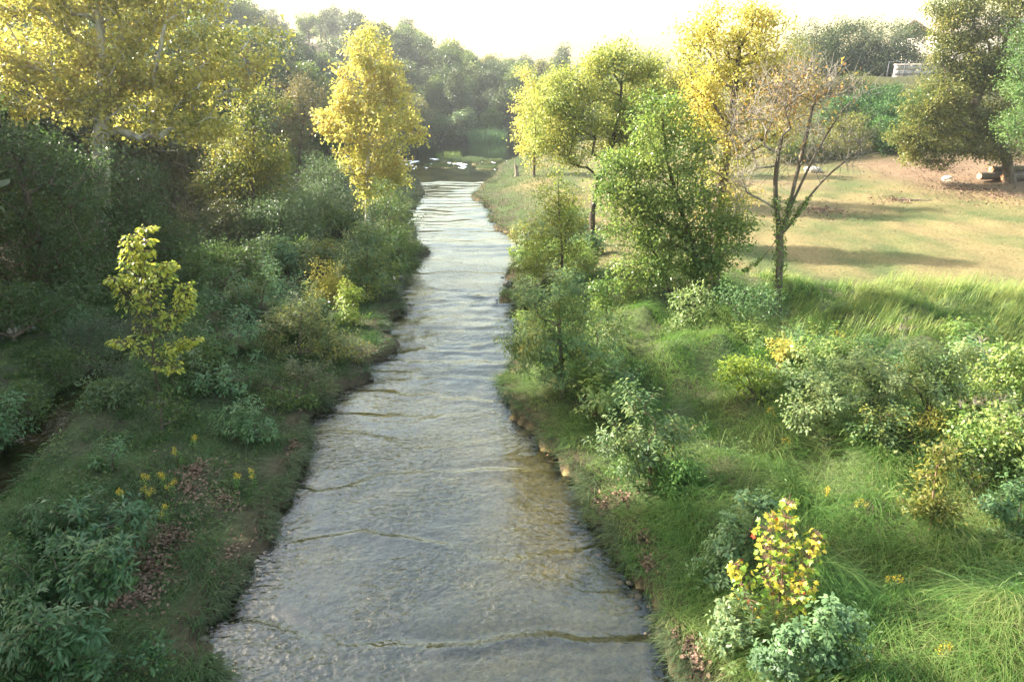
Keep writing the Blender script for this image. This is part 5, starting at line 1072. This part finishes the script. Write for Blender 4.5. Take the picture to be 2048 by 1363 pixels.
# sedge along the farther banks and on the bars
r1 = np.random.default_rng(14)
n0 = 46000
y = 26 * (100 / 26) ** r1.uniform(0, 1, n0); x = r1.uniform(-19, 9, n0)
barz = np.zeros(n0, bool)
for bx, by, rx_, ry_ in BARS: barz |= ((x - bx) / rx_) ** 2 + ((y - by) / ry_) ** 2 < .8
k = (((dR(x, y) > .05) & (dR(x, y) < 5.0 + .04 * y)) | ((dLf(x, y) > .05) & (dLf(x, y) < 3.5))) & (toe_dist(x, y) < 1) | barz
k &= ground_height(x, y) > .05
xy = np.stack([x[k], y[k]], 1); N = len(xy); sc = xy[:, 1] / 40
blades('sedge', 'low grey-green sedge along the far banks and the bars in the riffle', xy, (.20 + .12 * sc) * r1.uniform(.5, 1.3, N), r1.uniform(-2.6, .2, N), r1.uniform(.5, 1.3, N), .016 * (1 + sc), 2, GR['sedge'], r1)
bx_ = np.concatenate([np.stack([bx + rx_ * q * np.cos(a), by + ry_ * q * np.sin(a)], 1) for (bx, by, rx_, ry_) in BARS for a, q in [(r1.uniform(0, 6.28, int(900 * rx_ * ry_ / 3)), np.sqrt(r1.uniform(0, 1, int(900 * rx_ * ry_ / 3))))]])
bx_ = bx_[ground_height(bx_[:, 0], bx_[:, 1]) > .03]; N = len(bx_)
blades('bar_sedge', 'matted grey-green sedge covering the low bars in the far riffle', bx_, r1.uniform(.12, .38, N), r1.uniform(-3.1, .6, N), r1.uniform(.4, 1.3, N), np.full(N, .05), 2, GR['sedge'], r1)
fx = np.arange(-14, 3, .22); fy = np.arange(75, 97, .4)  # white strips: mostly sky reflection put into the colour, with some foam
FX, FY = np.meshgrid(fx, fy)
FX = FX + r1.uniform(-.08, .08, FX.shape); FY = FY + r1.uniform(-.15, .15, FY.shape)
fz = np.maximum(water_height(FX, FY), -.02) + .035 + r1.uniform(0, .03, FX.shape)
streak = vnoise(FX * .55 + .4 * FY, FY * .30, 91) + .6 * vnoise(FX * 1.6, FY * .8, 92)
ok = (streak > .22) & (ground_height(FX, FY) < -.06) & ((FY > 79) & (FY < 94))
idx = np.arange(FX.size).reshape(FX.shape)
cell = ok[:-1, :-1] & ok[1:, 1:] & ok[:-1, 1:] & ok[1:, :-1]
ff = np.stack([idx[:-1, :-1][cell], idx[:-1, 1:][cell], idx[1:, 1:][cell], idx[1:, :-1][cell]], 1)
tag(link('reflection_streaks', make_mesh('reflection_streaks', np.stack([FX, FY, fz], -1).reshape(-1, 3), ff, True), plain_mat('foam_and_reflection', (.70, .71, .70), (.85, .86, .86), 3, .5, .5, .05)), 'white streaks of painted sky reflection and some foam between the grassy bars', kind='stuff')
# dry clumps and lawn
r1 = np.random.default_rng(15)
n0 = 80000
y = 24 * (70 / 24) ** r1.uniform(0, 1, n0); x = r1.uniform(2, 58, n0)
k = (y + .25 * (x - 12) > 25 + 1.2 * vnoise(x * .6, y * .6, 73)) & (dR(x, y) > 3.0) & (x < .8 * y + 2) & (vnoise(x * .45, y * .35, 51) + .5 * r1.normal(size=n0) > -.5) & (y < 50 + 10 * vnoise(x * .1, y * .1, 79) + .2 * (30 - x))
xy = np.stack([x[k], y[k]], 1); N = len(xy)
blades('lawn_grass', 'short dry straw-coloured grass of the lawn on the right', xy, (.05 + .0012 * xy[:, 1]) * r1.uniform(.6, 1.5, N), r1.uniform(-3.1, 3.1, N), r1.uniform(.3, 1.2, N), .0007 * xy[:, 1] + .004, 1, GR['dry'], r1)

# low broad-leaved weeds and leaf litter
def scatter_leaves(name, label, C, per, sp, L, W, mat, rng, up=.15):
    m_ = len(C); ci = np.repeat(np.arange(m_), per); n = len(ci)
    off = rng.normal(0, sp, (n, 2))
    xy = C[ci] + off
    z = ground_height(xy[:, 0], xy[:, 1]) + rng.uniform(.02, 1, n) * up * np.exp(-(off ** 2).sum(1) / (2 * sp * sp))
    P = np.stack([xy[:, 0], xy[:, 1], z], 1)
    A = rng.normal(0, 1, (n, 3)); A[:, 2] = A[:, 2] * .3 + .1
    Nn = rng.normal(0, .45, (n, 3)) + np.array([0, 0, 1.])
    s = rng.uniform(.6, 1.3, n)
    v, f = leaf_quads(P, A, Nn, L * s, W * s)
    return tag(link(name, make_mesh(name, v, f), mat), label, kind='stuff')
r1 = np.random.default_rng(16)
x = r1.uniform(.5, 17, 900); y = 7 * (24 / 7) ** r1.uniform(0, 1, 900)
k = okR(x, y) & (dR(x, y) > 1.0) & (vnoise(x * .5, y * .5, 81) > -.15)
scatter_leaves('weeds', 'small pale-leaved weeds poking through the tussock grass on the right', np.stack([x[k], y[k]], 1), 26, .16, .07, .028, LEAF['bluegreen'], r1, .55)
x = r1.uniform(-16, -4.4, 500); y = 7 * (26 / 7) ** r1.uniform(0, 1, 500)
k = okL(x, y) & (dLf(x, y) > .8)
scatter_leaves('ground_weeds', 'small dark leafy weeds on the shaded left bank', np.stack([x[k], y[k]], 1), 26, .18, .07, .035, LEAF['mid'], r1, .3)
LIT = leaf_mat('leaf_litter', [(.06,.038,.027),(.13,.08,.055),(.20,.125,.09),(.26,.17,.12)], .1, .8, .15)
g = Geo()
for lx_, ly_, lr, ln in SPOTS['litter']:
    a = r1.uniform(0, 6.28, ln); r_ = lr * np.abs(r1.normal(0, .6, ln)) * np.where(r1.uniform(0, 1, ln) < .25, r1.uniform(1, 3.2, ln), 1.0)
    xy = np.stack([lx_ + r_ * np.cos(a), ly_ + r_ * np.sin(a) * 1.2], 1)
    far = ly_ > 30
    P = np.stack([xy[:, 0], xy[:, 1], ground_height(xy[:, 0], xy[:, 1]) + r1.uniform(.01, .10, ln)], 1)
    A = r1.normal(0, 1, (ln, 3)); A[:, 2] *= .35
    s = r1.uniform(.6, 1.3, ln) * (2.0 if far else 1)
    g.add(*leaf_quads(P, A, r1.normal(0, .5, (ln, 3)) + np.array([0, 0, 1.]), .068 * s, .05 * s, .22))
tag(link('leaf_litter', g.mesh('leaf_litter'), LIT), 'drifts of fallen brown leaves on the banks and the lawn', kind='stuff')

# ---------------------------------------------------------------- goldenrod and dried seed heads
GOLD = leaf_mat('goldenrod_yellow', [(.46,.33,.025),(.56,.42,.04)], .3)
def stem_plant(name, x, y, h, seed, head_mat, label, cat, group, umbel=False):
    rng = np.random.default_rng(seed)
    root = tag(empty(name, (x, y, gz(x, y))), label, cat, group)
    ns = 3; g = Geo(); hv = Geo(); lv = Geo()
    for s in range(ns):
        a = rng.uniform(0, 6.28); ln = rng.uniform(.08, .3) * h
        tip = np.array([math.cos(a) * ln, math.sin(a) * ln, h * rng.uniform(.75, 1.05)])
        P = [np.zeros(3), tip * np.array([.3, .3, .55]), tip]
        g.add(*tube(P, [.007, .005, .003], 4))
        n = 46
        if umbel:
            off = rng.normal(0, 1, (n, 3)) * np.array([.10, .10, .02]) * h
            for q in off[:9]: g.add(*tube([tip - np.array([0, 0, .12 * h]), tip + q], [.004, .003], 3))
        else:
            t = rng.uniform(-.22, .06, n)[:, None] * h
            off = np.concatenate([rng.normal(0, .055 * h, (n, 2)), t], 1); off[:, :2] *= (1 - t / (.08 * h + .01) * .12)
        Pn = tip + off
        hv.add(*leaf_quads(Pn, rng.normal(0, 1, (n, 3)), rng.normal(0, .5, (n, 3)) + np.array([0, 0, 1.]), np.full(n, .021), np.full(n, .014)))
        k = 18; tt = rng.uniform(.1, .8, k)[:, None]
        lv.add(*leaf_quads(tip * tt * np.array([.7, .7, 1]), rng.normal(0, 1, (k, 3)) + np.array([0, 0, .2]), np.tile([0, 0, 1.], (k, 1)) + rng.normal(0, .2, (k, 3)), np.full(k, .10), np.full(k, .02)))
    link('stems', g.mesh('stems'), BARK['brown'] if not umbel else BARK['twig'], root)
    link('leaves', lv.mesh('leaves'), LEAF['weed'], root)
    tag(link('flower_heads' if not umbel else 'seed_heads', hv.mesh('heads'), head_mat, root), kind='stuff')
for i, (x, y, lab) in enumerate(SPOTS['goldenrod']):
    stem_plant('goldenrod', x, y, .42 if x < 0 else (.6 if y > 14.5 else .4), 500 + i, GOLD, lab, 'flower', 'goldenrod on the left bank' if x < 0 else 'goldenrod on the right bank')
for i, (x, y, lab) in enumerate(SPOTS['seedhead']):
    stem_plant('seed_head_plant', x, y, 1.2, 540 + i, LIT, lab, 'plant', 'dried seed heads on the right', True)

# reeds by the pool
r1 = np.random.default_rng(18)
for (cx, cy, rx_, ry_, h_, lab) in [(-4.5, 129, 3.6, 2.5, 3.0, 'stand of blue-green reeds at the far end of the pool'), (-8.6, 95.5, 1.8, 1.2, 1.1, 'tuft of green rushes at the head of the grassy bar')]:
    n0 = 900 if h_ > 2 else 350
    a = r1.uniform(0, 6.28, n0); q = np.sqrt(r1.uniform(0, 1, n0))
    xy = np.stack([cx + rx_ * q * np.cos(a), cy + ry_ * q * np.sin(a)], 1)
    o = blades('reeds', lab, xy, h_ * r1.uniform(.6, 1.1, n0), r1.uniform(-3.1, 3.1, n0), r1.uniform(.05, .4, n0), np.full(n0, .07 if h_ > 2 else .05), 2, LEAF['blue'] if h_ > 2 else LEAF['mid'], r1, z=np.full(n0, -.2) if h_ > 2 else None)
    del o['kind']; tag(o, lab, 'reeds')

# ---------------------------------------------------------------- rocks, logs, stump
def rock(name, x, y, s, seed, mat, label, group=None, sink=.25, cat='rock'):
    rng = np.random.default_rng(seed)
    import bmesh
    bm = bmesh.new(); bmesh.ops.create_icosphere(bm, subdivisions=3, radius=1)
    ph = rng.uniform(0, 6, 9)
    for v in bm.verts:
        c_ = v.co
        k = 1 + .16 * math.sin(2.1 * c_.x + ph[0]) * math.sin(2.6 * c_.y + ph[1]) + .12 * math.sin(4.3 * c_.z + ph[2] + c_.x * 2) + .06 * math.sin(7 * c_.x + ph[3]) * math.sin(8 * c_.y + ph[4])
        q = max(abs(c_.x), abs(c_.y), abs(c_.z))
        v.co = c_ * k * (.75 + .25 / max(q, .5) * .6)
        v.co.x *= s[0]; v.co.y *= s[1]; v.co.z *= s[2]
    me = bpy.data.meshes.new(name); bm.to_mesh(me); bm.free()
    o = link(name, me, mat, None, (x, y, gz(x, y) + s[2] * (1 - 2 * sink) * .8)); o.rotation_euler = (0, 0, rng.uniform(0, 6))
    return tag(o, label, cat, group)
PALE = plain_mat('limestone', (.22, .20, .17), (.42, .39, .34), 5)
WETROCK = plain_mat('wet_rock', (.03, .028, .022), (.09, .08, .06), 7, .35)
M_ = SPOTS['misc']
rock('rock', *M_['rock'], (.75, .55, .42), 1, PALE, 'pale boulder at the back of the lawn behind the half-bare tree')
rock('rock', *M_['stone1'], (.24, .2, .16), 2, PALE, 'larger pale stone on the dark left slope edge')
rock('rock', *M_['stone2'], (.16, .14, .10), 3, PALE, 'smaller pale stone on the dark left slope edge')
rock('rock', *M_['rock1'], (.28, .25, .2), 4, WETROCK, 'dark wet rock in the water at the left bank bend')
rock('rock', *M_['rock2'], (.26, .2, .16), 5, WETROCK, 'dark wet rock in the water by the right bank point', sink=.2)
rock('rock', *M_['rock3'], (.14, .12, .1), 6, WETROCK, 'small dark stone left of the wet rock by the right bank point', sink=.1)
rock('rock', *M_['block'], (.42, .3, .28), 7, plain_mat('chipped_stone', (.45, .36, .28), (.6, .5, .4), 4), 'pale squarish block lying on the woodchips near the logs', cat='block')

# stones and roots showing along the water's edge
rs = np.random.default_rng(23)
g = Geo()
yy = 7 * (45 / 7) ** rs.uniform(0, 1, 170); sdv = rs.uniform(0, 1, 170) < .5
xx = np.where(sdv, right_edge(yy) + rs.normal(-.05, .12, 170), left_edge(yy) + rs.normal(.05, .12, 170))
ico = np.array([(0, 0, 1), (.9, 0, .3), (.28, .85, .3), (-.73, .53, .3), (-.73, -.53, .3), (.28, -.85, .3), (.73, .53, -.4), (-.28, .85, -.4), (-.9, 0, -.4), (-.28, -.85, -.4), (.73, -.53, -.4), (0, 0, -.8)])
icf = np.array([(0, 1, 2), (0, 2, 3), (0, 3, 4), (0, 4, 5), (0, 5, 1), (1, 6, 2), (2, 7, 3), (3, 8, 4), (4, 9, 5), (5, 10, 1), (2, 6, 7), (3, 7, 8), (4, 8, 9), (5, 9, 10), (1, 10, 6), (6, 11, 7), (7, 11, 8), (8, 11, 9), (9, 11, 10), (10, 11, 6)])
for x, y in zip(xx, yy):
    s_ = rs.uniform(.02, .075) * (1 + y / 50)
    g.add(ico * rs.uniform(.75, 1.25, (12, 3)) * s_ * np.array([1.2, 1, .6]) + np.array([x, y, max(gz(x, y), -.02) + .01]), icf)
tag(link('edge_stones', g.mesh('edge_stones', True), plain_mat('edge_stone', (.03, .026, .018), (.085, .07, .05), 9, .7)), 'small dark stones scattered along the water edge', kind='stuff')

def log(x, y, z, az, L, r, seed, label, group, tilt=0.0):
    rng = np.random.default_rng(seed)
    root = tag(empty('log', (x, y, z), az), label, 'log', group)
    s = np.linspace(0, 1, 7)
    P = np.stack([(s - .5) * L, rng.normal(0, .03, 7), rng.normal(0, .02, 7) + (s - .5) * tilt], 1)
    R = r * (1 + rng.normal(0, .05, 7))
    k = 12
    v, f = tube(P, R, k); link('bark', make_mesh('bark', v, f, True), BARK['brown'], root)
    for end in (0, 6):
        ring = v[end * k:(end + 1) * k]; cen = ring.mean(0)
        dirx = np.array([-.012 if end == 0 else .012, 0, 0])
        vv = np.concatenate([[cen + dirx * 1.5], ring + dirx]); ff = np.array([(0, 1 + i, 1 + (i + 1) % k) for i in range(k)])
        link('cut_end', make_mesh('cut_end', vv, ff), CUT, root)
    return root
CUT = plain_mat('cut_wood', (.50, .20, .10), (.66, .34, .19), 9)
lx_, ly_ = SPOTS['logs'][0][0]
for i, (dx, dy, dz, az, L, r, lab) in enumerate([
    (1.7, .6, .26, .18, 3.4, .28, 'thick felled log with an orange cut end, front of the log pile'),
    (2.9, .1, .22, .08, 2.6, .26, 'shorter felled log with a cut end facing the creek in front of the pile'),
    (3.4, 1.3, .30, .1, 4.2, .30, 'long log at the back of the log pile'),
    (2.6, 1.0, .72, .22, 3.2, .22, 'log lying on top of the log pile'),
    (4.4, .4, .2, -.1, 2.8, .2, 'dark slim log at the right end of the log pile')]):
    log(lx_ + dx, ly_ + dy, gz(lx_ + dx, ly_ + dy) + dz, az, L, r, 600 + i, lab, 'felled logs on the woodchip bank')
x, y = M_['plank']
log(x, y, gz(x, y) + .07, -.25, 2.4, .07, 610, 'thin pale branch lying on the bare patch of the lawn', None)
# stump
x, y = M_['stump']
root = tag(empty('tree_stump', (x, y, gz(x, y))), 'small broken grey stump on the grassy right bank by the pool', 'stump')
v, f = tube([(0, 0, -.1), (0, 0, .2), (-.08, 0, .7), (-.2, .05, 1.25)], [.30, .22, .17, .06], 8); link('trunk', make_mesh('trunk', v, f, True), BARK['grey'], root)
v, f = tube([(-.05, 0, .5), (.1, 0, .85), (.18, 0, 1.0)], [.09, .06, .03], 6); link('branch_stub', make_mesh('branch_stub', v, f, True), BARK['grey'], root)

# ---------------------------------------------------------------- house, stone wall and railing on the right ridge
def box(x0, x1, y0, y1, z0, z1):
    v = np.array([(x0, y0, z0), (x1, y0, z0), (x1, y1, z0), (x0, y1, z0), (x0, y0, z1), (x1, y0, z1), (x1, y1, z1), (x0, y1, z1)], float)
    f = np.array([(0, 3, 2, 1), (4, 5, 6, 7), (0, 1, 5, 4), (1, 2, 6, 5), (2, 3, 7, 6), (3, 0, 4, 7)])
    return v, f
HX, HY = 52.6, 92.0
hz = 9.6
house = tag(empty('house', (HX, HY, hz)), 'pale stucco house corner behind the stone wall on the right ridge', 'house')
STUC = plain_mat('stucco', (.55, .49, .42), (.68, .62, .54), 3, .9, .15)
TRIM = plain_mat('white_trim', (.74, .72, .68), (.82, .80, .76), 3, .6, .05)
ROOF = plain_mat('roof_shingle', (.16, .13, .11), (.26, .22, .18), 6)
link('wall', make_mesh('wall', *box(0, 16, 0, 10, -1.5, 5.4)), STUC, house)
link('corner_board', make_mesh('corner_board', *box(-.12, .18, -.05, .25, -1.5, 5.4)), TRIM, house)
rv = np.array([(-.6, -.7, 5.3), (16.6, -.7, 5.3), (16.6, 5, 7.6), (-.6, 5, 7.6), (-.6, 10.7, 5.3), (16.6, 10.7, 5.3), (-.6, -.7, 5.5), (16.6, -.7, 5.5), (16.6, 5, 7.85), (-.6, 5, 7.85), (-.6, 10.7, 5.5), (16.6, 10.7, 5.5)], float)
rf = np.array([(0, 3, 2, 1), (3, 4, 5, 2), (6, 7, 8, 9), (9, 8, 11, 10), (0, 1, 7, 6), (4, 10, 11, 5), (0, 6, 9, 3), (3, 9, 10, 4), (1, 2, 8, 7), (2, 5, 11, 8)])
link('roof', make_mesh('roof', rv, rf), ROOF, house)
WX0, WX1, WYY = 45.2, 57.5, 86.5
wz = gz(50.0, WYY) - .4
sw = tag(empty('stone_wall', (WX0, WYY, wz)), 'low grey stone retaining wall under the railing on the right ridge', 'wall')
GREY = plain_mat('wall_stone', (.30, .27, .24), (.46, .42, .38), 4)
link('core', make_mesh('core', *box(.03, WX1 - WX0 - .03, .12, .5, -.6, 1.78)), plain_mat('mortar', (.2, .18, .16), (.28, .26, .23), 6), sw)
rg = np.random.default_rng(19)
for row in range(3):
    x = 0.0
    while x < WX1 - WX0 - .3:
        w = rg.uniform(.55, 1.0); x1 = min(x + w, WX1 - WX0)
        d_ = rg.uniform(-.03, .03)
        link('stone', make_mesh('stone', *box(x + .012, x1 - .012, d_, .3, row * .6 + .012, row * .6 + .588)), GREY, sw)
        x = x1
link('coping', make_mesh('coping', *box(-.05, WX1 - WX0 + .05, -.08, .55, 1.79, 1.9)), GREY, sw)
IRON = plain_mat('dark_iron', (.03, .03, .035), (.07, .07, .08), 5, .5, .05)
rail = tag(empty('railing', (WX0 - 1.2, WYY - .6, wz)), 'dark metal railing running along the front of the stone wall', 'railing')
RL = WX1 - WX0 + 1.2
link('rail', make_mesh('rail', *box(0, RL, -.03, .03, 2.06, 2.14)), IRON, rail)
link('rail', make_mesh('rail', *box(0, RL, -.025, .025, .78, .84)), IRON, rail)
for i in range(8):
    px_ = i * RL / 7
    link('post', make_mesh('post', *box(px_ - .045, px_ + .045, -.05, .05, -.4, 2.2)), IRON, rail)

# ---------------------------------------------------------------- morning haze in the valley
m, n, l = new_mat('haze')
for q in list(n):
    if q.type == 'BSDF_PRINCIPLED': n.remove(q)
pv = n.new('ShaderNodeVolumePrincipled')
pv.inputs['Color'].default_value = (.95, .97, 1.0, 1)
pv.inputs['Density'].default_value = 0.0008
pv.inputs['Anisotropy'].default_value = 0.75
l.new(pv.outputs[0], n['Material Output'].inputs['Volume'])
tag(link('haze', make_mesh('haze', *box(-440, 440, -70, 530, -2.0, 34.0)), m), 'thin bright morning haze filling the valley', kind='stuff')
